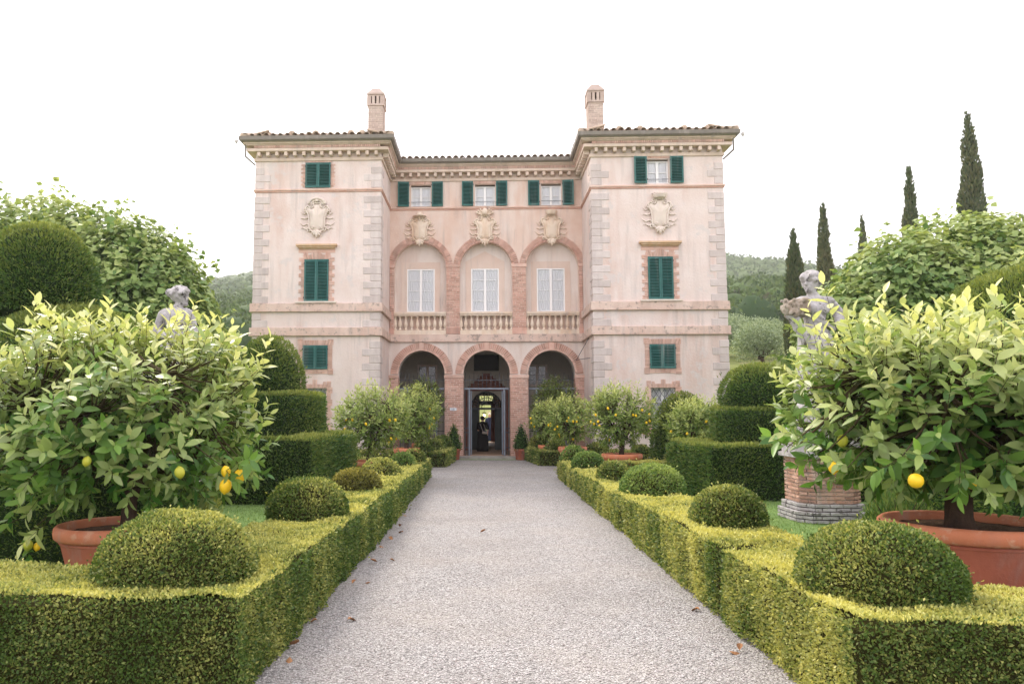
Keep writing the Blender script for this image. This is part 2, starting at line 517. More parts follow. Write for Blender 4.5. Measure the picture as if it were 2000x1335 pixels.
# ------------------------------------------------------------------ ground
def terrain_h(x, y):
    x = np.asarray(x, float); y = np.asarray(y, float)
    ye = y - 30 * np.exp(-(x / 10.) ** 2)
    h = np.interp(ye, [34, 45, 60, 120, 250, 450, 700, 900, 1500, 3000], [0, 2.6, 5.4, 14.6, 42, 92, 146, 150, 96, 20])
    side = np.interp(x, [-400, -20, 20], [.86, .88, 1.])
    h = h * side * np.where(x > 0, np.interp(ye, [100, 300], [1., .80]), 1.)
    far = np.clip((ye - 100) / 300, 0, 1)
    return h + far * (7 * np.sin(x * .011 + .6) + 5 * np.sin(x * .027 + y * .009) + 3 * np.sin(y * .02 - x * .013))

def grid_axis(stops):
    out = []
    for (a, b, st) in stops:
        out += list(np.arange(a, b, st))
    return np.array(out + [stops[-1][1]])

gx = grid_axis([(-1800, -600, 100), (-600, -100, 25), (-100, -20, 4), (-20, 24, 1.0), (24, 100, 4), (100, 600, 25), (600, 1800, 100)])
gy = grid_axis([(-60, 0, 6), (0, 70, 1.0), (70, 160, 5), (160, 900, 18), (900, 3000, 150)])
X, Y = np.meshgrid(gx, gy)
Z = terrain_h(X, Y)
V = np.stack([X.ravel(), Y.ravel(), Z.ravel()], 1)
nx = len(gx)
ii, jj = np.meshgrid(np.arange(nx - 1), np.arange(len(gy) - 1))
b0 = (jj * nx + ii).ravel()
F = np.stack([b0, b0 + 1, b0 + nx + 1, b0 + nx], 1)
gme = np_mesh('terrain', V, F, 'lawn', smooth=True)
gme.materials.append(MATS['meadow'])
fc = V[F].mean(1)
far_mask = ~((np.abs(fc[:, 0]) < 15) & (fc[:, 1] < 62))
gme.polygons.foreach_set('material_index', far_mask.astype(np.int32))
ground = link(bpy.data.objects.new('ground', gme))
tag(ground, 'green lawn and meadow ground running to the hills', None, None, 'structure')

# gravel walk with the forecourt widening in front of the house
pm = MB()
pm.add([(-1.9, -8, .004), (2.5, -8, .004), (2.5, 24.6, .004), (4.4, 24.6, .004), (4.4, 31.0, .004), (-4.2, 31.0, .004), (-4.2, 24.6, .004), (-1.9, 24.6, .004)],
       [(0, 1, 2, 7), (7, 2, 3, 4, 5, 6)])
pm.add([(2.5, -8, .004), (14, -8, .004), (14, 4.75, .004), (2.5, 4.75, .004), (-14, -8, .004), (-1.9, -8, .004), (-1.9, 5.2, .004), (-14, 5.2, .004)],
       [(0, 1, 2, 3), (4, 5, 6, 7)])
path = pm.build('gravel_path', 'gravel')
tag(path, 'pale grey pink gravel walk leading to the house', None, None, 'structure')
# loose pebbles lying on the walk
n = 34000
py = 4.2 + 15.5 * RNG.random(n) ** 1.9
px = RNG.uniform(-1.8, 2.4, n)
rr = RNG.uniform(.005, .013, n)
OV = np.array([(1, 0, 0), (0, 1, 0), (-1, 0, 0), (0, -1, 0), (0, 0, .62), (0, 0, -.4)], float)
OF = np.array([(0, 1, 4), (1, 2, 4), (2, 3, 4), (3, 0, 4)])
an = RNG.uniform(0, 6.28, n); st = RNG.uniform(.6, 1.0, n)
ox = OV[None, :, 0] * rr[:, None]; oy = OV[None, :, 1] * (rr * st)[:, None]
VX = px[:, None] + ox * np.cos(an)[:, None] - oy * np.sin(an)[:, None]
VY = py[:, None] + ox * np.sin(an)[:, None] + oy * np.cos(an)[:, None]
VZ = .007 + OV[None, :, 2] * rr[:, None] + RNG.uniform(-.15, .15, (n, 6)) * rr[:, None]
V = np.stack([VX, VY, VZ], 2).reshape(-1, 3)
F = ((np.arange(n) * 6)[:, None, None] + OF[None]).reshape(-1, 3)
peb = link_np('gravel', V, F, 'pebble', None)
tag(peb, 'loose pale pebbles scattered over the gravel walk', 'gravel', None, 'stuff')

# ------------------------------------------------------------------ villa
YW, YC = 29.1, 32.0                                   # wing fronts, recessed centre
XL0, XL1, XR0, XR1 = -9.0, -4.0, 4.2, 9.26
villa = thing('villa', 'pale peach plastered villa with two projecting wings and a triple arched loggia', 'villa', (.12, YC, 0))

def grid_wall(mb, x0, x1, z0, z1, y, holes, depth):
    xs = sorted(set([x0, x1] + [h[0] for h in holes] + [h[1] for h in holes]))
    zs = sorted(set([z0, z1] + [h[2] for h in holes] + [h[3] for h in holes]))
    for a, b in zip(xs, xs[1:]):
        for c, d in zip(zs, zs[1:]):
            mx, mz = (a + b) / 2, (c + d) / 2
            if any(h[0] < mx < h[1] and h[2] < mz < h[3] for h in holes):
                continue
            mb.quad((a, y, c), (b, y, c), (b, y, d), (a, y, d))
    for (a, b, c, d) in holes:
        e = y + depth
        mb.quad((a, y, c), (a, y, d), (a, e, d), (a, e, c))
        mb.quad((b, y, c), (b, e, c), (b, e, d), (b, y, d))
        mb.quad((a, y, d), (b, y, d), (b, e, d), (a, e, d))
        mb.quad((a, y, c), (a, e, c), (b, e, c), (b, y, c))

def arch_wall(mb, x0, x1, z0, z1, y, ops, depth, n=28):
    edges = [x0]
    for (cx, r, zs, zb) in ops:
        edges += [cx - r, cx + r]
    edges.append(x1)
    for a, b in zip(edges[::2], edges[1::2]):
        mb.quad((a, y, z0), (b, y, z0), (b, y, z1), (a, y, z1))
    for (cx, r, zs, zb) in ops:
        e = y + depth
        if zb > z0:
            mb.quad((cx - r, y, z0), (cx + r, y, z0), (cx + r, y, zb), (cx - r, y, zb))
            mb.quad((cx - r, y, zb), (cx + r, y, zb), (cx + r, e, zb), (cx - r, e, zb))
        pts = [(cx - r * math.cos(math.pi * k / n), zs + r * math.sin(math.pi * k / n)) for k in range(n + 1)]
        for (p, q) in zip(pts, pts[1:]):
            mb.quad((p[0], y, p[1]), (q[0], y, q[1]), (q[0], y, z1), (p[0], y, z1))
            mb.quad((p[0], y, p[1]), (p[0], e, p[1]), (q[0], e, q[1]), (q[0], y, q[1]))
        mb.quad((cx - r, y, zb), (cx - r, y, zs), (cx - r, e, zs), (cx - r, e, zb))
        mb.quad((cx + r, y, zb), (cx + r, e, zb), (cx + r, e, zs), (cx + r, y, zs))

WCL, WCR = -6.5, 6.78                                 # window axes of the wings
TOPH, GRDH = (10.74, 11.70), (1.30, 2.84)
# wing walls
for (a, b, c, wc, opn) in ((XL0, XL1, -1, WCL, False), (XR0, XR1, 1, WCR, True)):
    mb = MB()
    holes = [(wc - .46, wc + .46, GRDH[0], GRDH[1])]
    if opn:
        holes.append((wc - .42, wc + .42, TOPH[0], TOPH[1]))
    grid_wall(mb, a, b, 0, 12.62, YW, holes, .22)
    for x in (a, b):
        yb = YC if x in (XL1, XR0) else 46.
        mb.quad((x, YW, 0), (x, yb, 0), (x, yb, 12.62), (x, YW, 12.62))
    mb.build('wall', 'plaster', villa)
# recessed centre, top to bottom
TW = [-2.68, .08, 2.91]
mb = MB()
grid_wall(mb, XL1, XR0, 10.6, 12.62, YC, [(c - .43, c + .43, 10.70, 11.66) for c in TW], .22)
UA = [(-2.69, 1.11, 8.03, 5.17), (.11, 1.11, 8.03, 5.17), (2.92, 1.11, 8.03, 5.17)]
arch_wall(mb, XL1, XR0, 5.0, 10.6, YC, UA, .32)
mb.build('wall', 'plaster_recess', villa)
LA = [(-2.62, .98, 3.52, 0.), (.125, .98, 3.52, 0.), (2.845, .98, 3.52, 0.)]
mb = MB()
arch_wall(mb, XL1, XR0, 0., 5.0, YC, LA, .55)
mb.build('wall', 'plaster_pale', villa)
UW = [(-2.685, .595), (.07, .595), (2.875, .595)]
mb = MB()
grid_wall(mb, XL1 + .03, XR0 - .03, 5.0, 9.4, YC + .32, [(c - h, c + h, 6.14, 8.04) for c, h in UW], .14)
mb.build('niche_wall', 'plaster_pale', villa)
# painted architrave round each tall window: a thin raised plaster frame with a flat gable
for c, h in UW:
    mb = MB()
    y0, y1 = YC + .300, YC + .318
    mb.box(c - h - .24, c - h, y0, y1, 6.14, 8.04)
    mb.box(c + h, c + h + .24, y0, y1, 6.14, 8.04)
    mb.box(c - h - .24, c + h + .24, y0 + .004, y1, 8.043, 8.34)
    if abs(c) < 1:
        mb.add([(c - .86, y0 + .002, 8.343), (c + .86, y0 + .002, 8.343), (c, y0 + .002, 8.80)], [(0, 1, 2)])
    mb.build('painted_architrave', 'plaster_niche', villa)
# back of the house
mb = MB()
RD = (-.30, .58, 0., 2.30)                            # garden door at the far end of the passage
grid_wall(mb, XL0, XR1, 0, 12.62, 46., [RD, (-.30, .58, 2.55, 2.86)], -.4)
mb.build('wall', 'plaster', villa)

# ---- loggia behind the arches
mb = MB()
DOOR = (.13, .76, 2.12, .12)
WINL, WINR = (-3.06, -2.30, 3.22, 4.06), (2.16, 2.92, 3.22, 4.06)
arch_wall(mb, XL1, XR0, .12, 5.6, 36.2, [DOOR], .3)
for x in (XL1 + .003, XR0 - .003):
    mb.quad((x, YC + .5, 0), (x, 36.2, 0), (x, 36.2, 5.6), (x, YC + .5, 5.6))
mb.quad((XL1, YC + .02, 0.0), (XL1, YC + .02, 0.), (XR0, YC + .02, 0.), (XR0, YC + .02, 0.))
for k in range(3):                                    # cross-vaulted bays as shallow barrels
    cx, r = LA[k][0], 1.33
    n = 12
    pts = [(cx - r * math.cos(math.pi * i / n), 3.75 + 1.15 * math.sin(math.pi * i / n)) for i in range(n + 1)]
    for p, q in zip(pts, pts[1:]):
        mb.quad((p[0], YC + .55, p[1]), (q[0], YC + .55, q[1]), (q[0], 36.2, q[1]), (p[0], 36.2, p[1]))
mb.quad((XL1, YC + .5, 5.0), (XR0, YC + .5, 5.0), (XR0, 36.2, 5.0), (XL1, 36.2, 5.0))
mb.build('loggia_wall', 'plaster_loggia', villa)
MB().box(XL1, XR0, YC + .3, 36.6, -.1, .12).build('loggia_floor', 'floor_tile', villa)
# passage through the house to the garden door
mb = MB()
px0, px1 = -.62, .88
mb.quad((px0, 36.5, .12), (px0, 46., .12), (px0, 46., 3.2), (px0, 36.5, 3.2))
mb.quad((px1, 36.5, .12), (px1, 36.5, 3.2), (px1, 46., 3.2), (px1, 46., .12))
mb.quad((px0, 36.5, 3.2), (px0, 46., 3.2), (px1, 46., 3.2), (px1, 36.5, 3.2))
mb.build('passage_wall', 'red_wall', villa)
MB().box(px0, px1, 36.601, 46.4, -.1, .115).build('passage_floor', 'floor_tile', villa)
mb = MB()                                             # brick door surround with a stepped gable
for s in (-1, 1):
    mb.box(.13 + s * .9 - .14, .13 + s * .9 + .14, 36.12, 36.197, .12, 2.9)
for k in range(7):
    w = 1.04 - .145 * k
    mb.box(.13 - w, .13 + w, 36.12, 36.197, 2.9 + .12 * k, 2.995 + .12 * k + .02)
mb.build('door_surround', 'red_wall', villa)
dp = MB().box(-.46, .72, 36.10, 36.196, 3.86, 4.62).build('wall_panel', 'dark_room', villa)
# fanlight grille
mb = MB()
cx, r, zs, zb = DOOR
for rr_, t in ((r - .03, .03), (r * .62, .018), (r * .3, .018)):
    mb.tube([(cx - rr_ * math.cos(math.pi * k / 20), 36.34, zs + rr_ * math.sin(math.pi * k / 20)) for k in range(21)], t, 6)
for k in range(1, 14):
    a = math.pi * k / 14
    mb.tube([(cx - .3 * r * math.cos(a), 36.34, zs + .3 * r * math.sin(a)), (cx - r * math.cos(a), 36.34, zs + r * math.sin(a))], .014, 5)
mb.box(cx - r, cx + r, 36.29, 36.39, zs - .10, zs)
mb.build('fanlight', 'iron', villa)
for s, x in ((-1, px0 + .02), (1, px1 - .02)):        # dark double door standing open
    hx = x
    mb = MB().box(min(hx, hx - s * .34), max(hx, hx - s * .34), 36.52, 36.60, .13, 2.05)
    for z0, z1 in ((.25, .9), (1.0, 1.92)):
        mb.box(min(hx - s * .06, hx - s * .28), max(hx - s * .06, hx - s * .28), 36.50, 36.519, z0, z1)
    mb.build('door', 'dark_door', villa)
mb = MB()                                             # garden-side door frame and transom
for x in (RD[0] + .02, RD[1] - .02):
    mb.box(x - .03, x + .03, 45.86, 45.94, .12, 3.05)
mb.box(RD[0], RD[1], 45.86, 45.94, 2.43, 2.54)
for c in (-.02, .32):
    mb.tube([(c - .32 * math.cos(math.pi * k / 12), 45.9, 2.56 + .46 * math.sin(math.pi * k / 12)) for k in range(13)], .018, 5)
mb.build('garden_door_frame', 'dark_door', villa)
MB().box(.42, .66, 45.4, 45.44, .13, 2.4).build('garden_door', 'red_wall', villa)
MB().box(XL1 + .05, XR0 - .05, YC - .55, YC + .299, -.1, .10).build('entrance_step', 'grey_stone', villa)

# ---- brick work: real bricks joined (each only three pixels high in view)
def brick_field(mb, x0, x1, z0, z1, y0, y1, bl=.27, bh=.062, g=.017):
    n = max(1, int(round((z1 - z0) / (bh + g))))
    h = (z1 - z0) / n
    for i in range(n):
        x = x0 - (0 if i % 2 == 0 else bl * .5)
        while x < x1 - .01:
            l = bl * random.uniform(.85, 1.12)
            a, b = max(x, x0), min(x + l, x1)
            if x1 - b < .06:
                b = x1
            if b - a > .02:
                d = random.uniform(-.006, .006)
                mb.box(a + g * .5, b - g * .5, y0 + d, y1, z0 + i * h + g * .5, z0 + (i + 1) * h - g * .5)
            x = b if b == x1 else x + l

def arch_bricks(mb, cx, zs, r0, r1, y0, y1, n, a0=0., a1=math.pi, g=.16):
    for k in range(n):
        t = a0 + (a1 - a0) * (k + .5) / n
        d = (a1 - a0) / n * (1 - g) * .5
        q = []
        for yy in (y0 + random.uniform(-.006, .006), y1):
            for (rr_, tt) in ((r0, t - d), (r1, t - d), (r1, t + d), (r0, t + d)):
                q.append((cx - rr_ * math.cos(tt), yy, zs + rr_ * math.sin(tt)))
        mb.add(q, [(0, 1, 2, 3), (4, 7, 6, 5), (0, 4, 5, 1), (1, 5, 6, 2), (2, 6, 7, 3), (3, 7, 4, 0)])

for (cx, r, zs, zb) in UA:
    mo = MB()
    arch_bricks(mo, cx, zs, r + .002, r + .27, YC - .02, YC - .004, 12, g=0.)
    ar = mo.build('arch', 'mortar', villa)
    mb = MB()
    arch_bricks(mb, cx, zs, r + .10, r + .28, YC - .045, YC - .003, 50, g=.24)
    arch_bricks(mb, cx, zs, r - .002, r + .09, YC - .07, YC - .002, 50, g=.24)
    mb.build('bricks', 'brick', ar, kind='stuff')
for (cx, r, zs, zb) in LA:
    mo = MB()
    arch_bricks(mo, cx, zs, r + .002, r + .32, YC - .02, YC - .004, 12, g=0.)
    ar = mo.build('arch', 'mortar', villa)
    mb = MB()
    arch_bricks(mb, cx, zs, r + .09, r + .33, YC - .05, YC - .003, 44, g=.22)
    mb.build('bricks', 'brick', ar, kind='stuff')
    mb = MB()
    arch_bricks(mb, cx, zs, r - .003, r + .08, YC - .065, YC - .002, 40, g=.0)
    mb.build('moulding', 'brick_pale', ar)
    for s in (-1, 0, 1):
        mb = MB()
    mb.box(cx - .10, cx + .10, YC - .085, YC - .06, zs + r + .0, zs + r + .345)
    mb.build('keystone', 'brick_pale', ar)
for (xs_, z0, z1, nm) in (([(XL1 + .01, -3.605), (-1.635, -.86), (1.11, 1.86), (3.83, XR0 - .01)], .10, 3.34, 'pier'),
                          ([(XL1 + .01, -3.805), (-1.575, -1.005), (1.225, 1.805), (4.035, XR0 - .01)], 5.45, 8.05, 'pier')):
    for (a, b) in xs_:
        p = MB().box(a + .01, b - .01, YC - .03, YC - .004, z0, z1).build(nm, 'mortar', villa)
        mb = MB()
        brick_field(mb, a, b, z0, z1, YC - .045, YC - .004)
        mb.build('bricks', 'brick', p, kind='stuff')
        MB().box(a - .03, b + .03, YC - .08, YC - .003, z1 + .001, z1 + .13).build('capital', 'brick_pale', p)
        if z0 > 1:
            MB().box(a - .015, b + .015, YC - .075, YC - .003, 5.20, 5.449).build('base', 'brick', p)
        else:
            for sx in (a, b):                         # bricks on the reveals facing the openings
                if XL1 + .1 < sx < XR0 - .1:
                    s = 1 if sx == b else -1
                    m2 = MB()
                    for i in range(43):
                        zz = z0 + i * .0754
                        for j in range(2):
                            m2.box(*(sorted((sx - s * .004, sx + s * .012))), YC - .03 + j * .28, YC - .03 + j * .28 + .265, zz + .006, zz + .068)
                    m2.build('reveal_bricks', 'brick', p, kind='stuff')

# ---- mouldings swept round the plan of the house
WALL_PATH = [(XL0, 46.), (XL0, YW), (XL1, YW), (XL1, YC), (XR0, YC), (XR0, YW), (XR1, YW), (XR1, 46.)]
def sweep(path, prof, name, m, parent=villa, smooth=False):
    mb = MB()
    n = len(path)
    rows = []
    for i, p in enumerate(path):
        d1 = Vector(path[i]) - Vector(path[i - 1]) if i > 0 else Vector(path[1]) - Vector(path[0])
        d2 = Vector(path[i + 1]) - Vector(path[i]) if i < n - 1 else d1
        d1.normalize(); d2.normalize()
        n1, n2 = Vector((d1.y, -d1.x)), Vector((d2.y, -d2.x))
        mt = (n1 + n2).normalized()
        k = 1 / max(.3, mt.dot(n1))
        rows.append([(p[0] + mt.x * o * k, p[1] + mt.y * o * k, z) for (o, z) in prof])
    for a, b in zip(rows, rows[1:]):
        for j in range(len(prof)):
            jj_ = (j + 1) % len(prof)
            mb.add([a[j], b[j], b[jj_], a[jj_]], [(0, 1, 2, 3)])
    return mb.build(name, m, parent, smooth)

def rect(o, z0, z1, b=.01):
    return [(-.02, z0), (o - b, z0), (o, z0 + b), (o, z1 - b), (o - b, z1), (-.02, z1)]
cornice = sweep(WALL_PATH, rect(.06, 11.80, 11.93), 'cornice', 'cornice_stone')
for (o, z0, z1) in ((.30, 12.13, 12.255), (.335, 12.345, 12.36), (.36, 12.362, 12.40), (.41, 12.402, 12.50)):
    sweep(WALL_PATH, rect(o, z0, z1), 'moulding', 'cornice_stone', cornice)
# upright bricks between the mouldings of the cornice
mb = MB()
def along(path, o, step, fn, a0=0.):
    for (p, q) in zip(path, path[1:]):
        P_, Q_ = Vector(p), Vector(q)
        d = (Q_ - P_); L = d.length; d.normalize(); nn = Vector((d.y, -d.x))
        k = max(1, int(L / step))
        for i in range(k):
            c = P_ + d * (L * (i + .5) / k) + nn * o
            fn(c, d, nn)
def dent(c, d, nn):
    mb.obox((c.x, c.y, 12.30), (d.x * .030, d.y * .030, 0), (nn.x * .03, nn.y * .03, 0), (0, 0, .044))
along(WALL_PATH[1:-1], .29, .078, dent)
mb.build('bricks', 'brick_pale', cornice, kind='stuff')
# brackets under the cornice
mod_me = bevelled_box('bracket', 'cornice_stone', .13, .22, .17, .012)
def bracket(c, d, nn):
    o = place('bracket', mod_me, cornice, (c.x, c.y, 12.044))
    o.rotation_euler = (0, 0, math.atan2(d.y, d.x))
along(WALL_PATH[1:-1], .15, .355, bracket)
sweep(WALL_PATH, [(.38, 12.50), (.47, 12.46), (.54, 12.52), (.55, 12.66), (.50, 12.67), (.49, 12.56), (.40, 12.56)], 'gutter', 'gutter_metal')
stc = sweep(WALL_PATH, rect(.065, 10.60, 10.67), 'string_course', 'string_brick')
sweep(WALL_PATH, rect(.035, 10.54, 10.598), 'moulding', 'brick', stc)
WP_L, WP_R = WALL_PATH[:4], WALL_PATH[4:]
for wp in (WP_L, WP_R):
    b1 = sweep(wp, rect(.09, 5.84, 6.13), 'band_course', 'band_stone')
    sweep(wp, rect(.11, 5.80, 5.838), 'moulding', 'band_stone', b1)
b2 = sweep(WALL_PATH, rect(.09, 4.90, 5.185), 'band_course', 'band_stone')
sweep(WALL_PATH, rect(.11, 4.86, 4.898), 'moulding', 'band_stone', b2)

# ---- corner stones
H = .283
qme = {}
for nm, (fx, fy) in dict(a=(.62, .40), b=(.36, .66), c=(.70, .44), d=(.42, .70)).items():
    qme[nm] = bevelled_box('quoin', 'quoin_stone', fx, fy, H - .010, .014)
    qme[nm]['d'] = (fx, fy)
for (cx, sx, var) in ((XL0, 1, 'ab'), (XL1, -1, 'cd'), (XR0, 1, 'cd'), (XR1, -1, 'ab')):
    z, i = .12, 0
    while z + H < 11.80:
        top = z + H
        hit = [b for b in ((4.86, 5.185), (5.80, 6.13), (10.50, 10.69)) if z < b[1] and top > b[0]]
        if hit:
            z = hit[0][1] + .004
            continue
        m = qme[var[i % 2]]
        fx, fy = m['d']
        pr = .020 + random.uniform(-.006, .006)
        place('quoin', m, villa, (cx + sx * (fx / 2 - pr), YW + fy / 2 - pr, z + H / 2), random.uniform(-.006, .006))
        z = top; i += 1

# ---- shutters and windows
def shutter(x0, x1, z0, z1, y, hinge=None, ang=0.):
    w, h = x1 - x0, z1 - z0
    M = Matrix.Identity(4)
    if hinge is not None:
        M = Matrix.Translation((hinge, y, 0)) @ Matrix.Rotation(ang, 4, 'Z') @ Matrix.Translation((-hinge, -y, 0))
    def tr(mb):
        mb.v = [tuple(M @ Vector(p)) for p in mb.v]
        return mb
    st = .055
    f = MB()
    f.box(x0, x0 + st, y - .045, y - .003, z0, z1); f.box(x1 - st, x1, y - .045, y - .003, z0, z1)
    f.box(x0 + st, x1 - st, y - .043, y - .005, z0, z0 + .07); f.box(x0 + st, x1 - st, y - .043, y - .005, z1 - .07, z1)
    s = tr(f).build('shutter', 'shutter_green', villa)
    tr(MB().quad((x0 + st, y - .006, z0 + .07), (x1 - st, y - .006, z0 + .07), (x1 - st, y - .006, z1 - .07), (x0 + st, y - .006, z1 - .07))).build('gap_shade_sheet', 'slat_gap_shade', s)  # added dark sheet, stands for the shade seen between slats
    m = MB()
    n = int((h - .14) / .058)
    for k in range(n):
        zc = z0 + .07 + (h - .14) * (k + .5) / n
        m.obox(((x0 + x1) / 2, y - .026, zc), (w / 2 - st, 0, 0), (0, .017, .013), (0, -.004, .005))
    tr(m).build('slats', 'shutter_green', s, kind='stuff')
    hg = MB()
    hx = x0 if (hinge is None or hinge <= x0 + .01) else x1
    for zz in (z0 + .15, z1 - .15):
        tr(MB().box(hx - .02, hx + .02, y - .058, y - .046, zz - .03, zz + .03)).build('hinge', 'iron', s)
    return s

def closed_pair(c, hw, z0, z1):
    shutter(c - hw, c - .004, z0, z1, YW - .03)
    shutter(c + .004, c + hw, z0, z1, YW - .03, c + hw, 0.)

def casement(c, hw, z0, z1, y, rows, blind=False, room=True):
    """white two-leaf window: frame, bars, every pane, cloth behind"""
    w = MB()
    t = .055
    w.box(c - hw, c - hw + t, y - .04, y + .02, z0, z1); w.box(c + hw - t, c + hw, y - .04, y + .02, z0, z1)
    w.box(c - hw + t, c + hw - t, y - .038, y + .018, z0, z0 + .07); w.box(c - hw + t, c + hw - t, y - .038, y + .018, z1 - t, z1)
    w.box(c - .05, c + .05, y - .045, y + .015, z0 + .07, z1 - t)
    win = w.build('window', 'white_paint', villa)
    a0, a1 = z0 + .07, z1 - t
    for s in (-1, 1):
        xa, xb = sorted((c + s * .05, c + s * (hw - t)))
        for k in range(rows):
            za, zb = a0 + (a1 - a0) * k / rows, a0 + (a1 - a0) * (k + 1) / rows
            if k:
                MB().box(xa, xb, y - .03, y + .008, za - .013, za + .013).build('glazing_bar', 'white_paint', win)
            MB().box(xa + .002, xb - .002, y - .008, y - .003, za + (.014 if k else .002), zb - .014).build('pane', 'glass', win)
    if room:
        cm = MB()
        n = 60
        pts = []
        for k in range(n + 1):
            x = c - hw + .02 + (2 * hw - .04) * k / n
            pts.append((x, y + .035 + (.004 if blind else .010) * math.sin(k * 1.35) + .004 * math.sin(k * .4)))
        for (p, q) in zip(pts, pts[1:]):
            cm.quad((p[0], p[1], z0 + .02), (q[0], q[1], z0 + .02), (q[0], q[1], z1 - .02), (p[0], p[1], z1 - .02))
        cm.build('curtain', 'curtain', win, True)
    return win

closed_pair(WCL, .50, 10.72, 11.72)
for wc in (WCL, WCR):
    closed_pair(wc, .475, 6.20, 7.85)
    closed_pair(wc, .485, 3.58, 4.49)
shutter(WCR - .94, WCR - .44, 10.73, 11.79, YW - .04, WCR - .44, math.radians(7))
shutter(WCR + .46, WCR + .96, 10.73, 11.79, YW - .04, WCR + .46, math.radians(-3))
casement(WCR, .42, 10.74, 11.66, YW + .20, 2, True)
for i, c in enumerate(TW):
    casement(c, .43, 10.70, 11.60, YC + .20, 2, True)
    shutter(c - .99, c - .51, 10.70, 11.78, YC - .03, c - .51, math.radians((10, 6, 4)[i]))
    shutter(c + .48, c + .96, 10.70, 11.78, YC - .03, c + .48, math.radians((-4, -5, -10)[i]))
for c, h in UW:
    casement(c, h, 6.15, 8.04, YC + .345, 4)
for (c, y, hw) in [(WCR, YW, .42)] + [(c, YC, .43) for c in TW]:
    bar = MB().tube([(c - hw, y + .10, 10.93), (c + hw, y + .10, 10.93)], .010, 6)
    bar.build('safety_bar', 'iron', villa)
for wc in (WCL, WCR):
    casement(wc, .46, GRDH[0], GRDH[1], YW + .21, 3)
    g = MB()
    x0, x1, z0, z1 = wc - .46, wc + .46, GRDH[0], GRDH[1]
    s = .205
    for sg in (1, -1):                                # diamond lattice
        k = -12
        while k < 16:
            pts = []
            for t in np.linspace(z0, z1, 60):
                x = x0 + k * s + sg * (t - z0) * .62
                if x0 <= x <= x1:
                    pts.append((x, YW + .05 + .006 * sg, t))
            if len(pts) > 1:
                g.tube([pts[0], pts[-1]], .0085, 5)
            k += 1
    g.build('window_grille', 'iron', villa)

# ---- brick surrounds, hoods, sills
def fan(mb, c, z, hw, n, lens, y):
    for k in range(n):
        f = (k + .5) / n * 2 - 1
        a = f * .42
        l = lens(f)
        ax = Vector((math.cos(a), 0, -math.sin(a))); az = Vector((math.sin(a), 0, math.cos(a)))
        base = Vector((c + f * hw, y, z))
        mb.obox(base + az * l * .5, ax * (hw / n * .82), Vector((0, .018, 0)), az * l * .5)
for wc in (WCL, WCR):
    sr = MB().box(wc - .72, wc + .72, YW - .012, YW - .002, 8.12, 8.26).build('window_surround', 'brick_pale', villa)
    mb = MB()
    for s in (-1, 1):                                 # mid window: blocks of three courses, long and short
        for k in range(22):
            z = 6.22 + k * .078
            ln = .22 if (k // 2) % 2 == 0 else .13
            xa, xb = sorted((wc + s * .478, wc + s * (.478 + ln)))
            mb.box(xa, xb, YW - .02 - (.012 if ln > .2 else 0), YW - .002, z + .005, z + .072)
    fan(mb, wc, 7.87, .5, 19, lambda f: .17 + .16 * max(0, 1 - abs(f) * 2.2) + (.10 if abs(abs(f) - .75) < .12 else 0), YW - .02)
    for s in (-1, 1):                                 # lower window
        for k in range(18):
            z = 3.37 + k * .0755
            ln = .21 if (k < 3 or k > 14) else .17
            xa, xb = sorted((wc + s * .488, wc + s * (.488 + ln)))
            mb.box(xa, xb, YW - .026, YW - .002, z + .005, z + .07)
    fan(mb, wc, 4.505, .62, 21, lambda f: .19, YW - .018)
    for k in range(5):
        xa = wc - .48 + k * .192
        mb.box(xa + .005, xa + .187, YW - .024, YW - .002, 3.40, 3.468); mb.box(xa + .005, xa + .187, YW - .024, YW - .002, 3.478, 3.56)
    for s in (-1, 1):                                 # barred window
        for k in range(24):
            z = 1.24 + k * .078
            ln = .22 if (k // 3) % 2 == 0 else .16
            xa, xb = sorted((wc + s * .463, wc + s * (.463 + ln)))
            mb.box(xa, xb, YW - .024, YW - .002, z + .005, z + .072)
    fan(mb, wc, 2.845, .52, 21, lambda f: .15 + (.17 if abs(f) < .12 else 0) + (.10 if abs(abs(f) - .62) < .12 else 0), YW - .02)
    for s in (-1, 1):                                 # top window
        for k in range(12):
            z = 10.74 + k * .078
            ln = .17 if k % 2 else .11
            xa, xb = sorted((wc + s * .505, wc + s * (.505 + ln)))
            if wc < 0:
                mb.box(xa, xb, YW - .016, YW - .002, z + .005, z + .072)
    fan(mb, wc, 11.735, .52, 19, lambda f: .14, YW - .012)
    mb.build('bricks', 'brick_pale', sr, kind='stuff')
    hb = MB()
    hb.box(wc - .80, wc + .80, YW - .20, YW - .002, 8.375, 8.44); hb.box(wc - .74, wc + .74, YW - .15, YW - .003, 8.315, 8.373); hb.box(wc - .70, wc + .70, YW - .08, YW - .004, 8.265, 8.313)
    hb.build('window_hood', 'hood_stone', villa)
    MB().box(wc - .80, wc + .80, YW - .15, YW - .002, 6.132, 6.198).build('window_sill', 'carved_stone_pale', villa)
    MB().box(wc - .72, wc + .72, YW - .10, YW - .002, 1.06, 1.22).build('window_sill', 'brick', villa)
for c in TW:
    mb = MB(); fan(mb, c, 11.68, .55, 19, lambda f: .12, YC - .01)
    mb.build('window_lintel', 'brick_pale', villa)
    MB().box(c - .46, c + .46, YC - .05, YC + .2, 10.692, 10.699).build('window_sill', 'carved_stone_pale', villa)

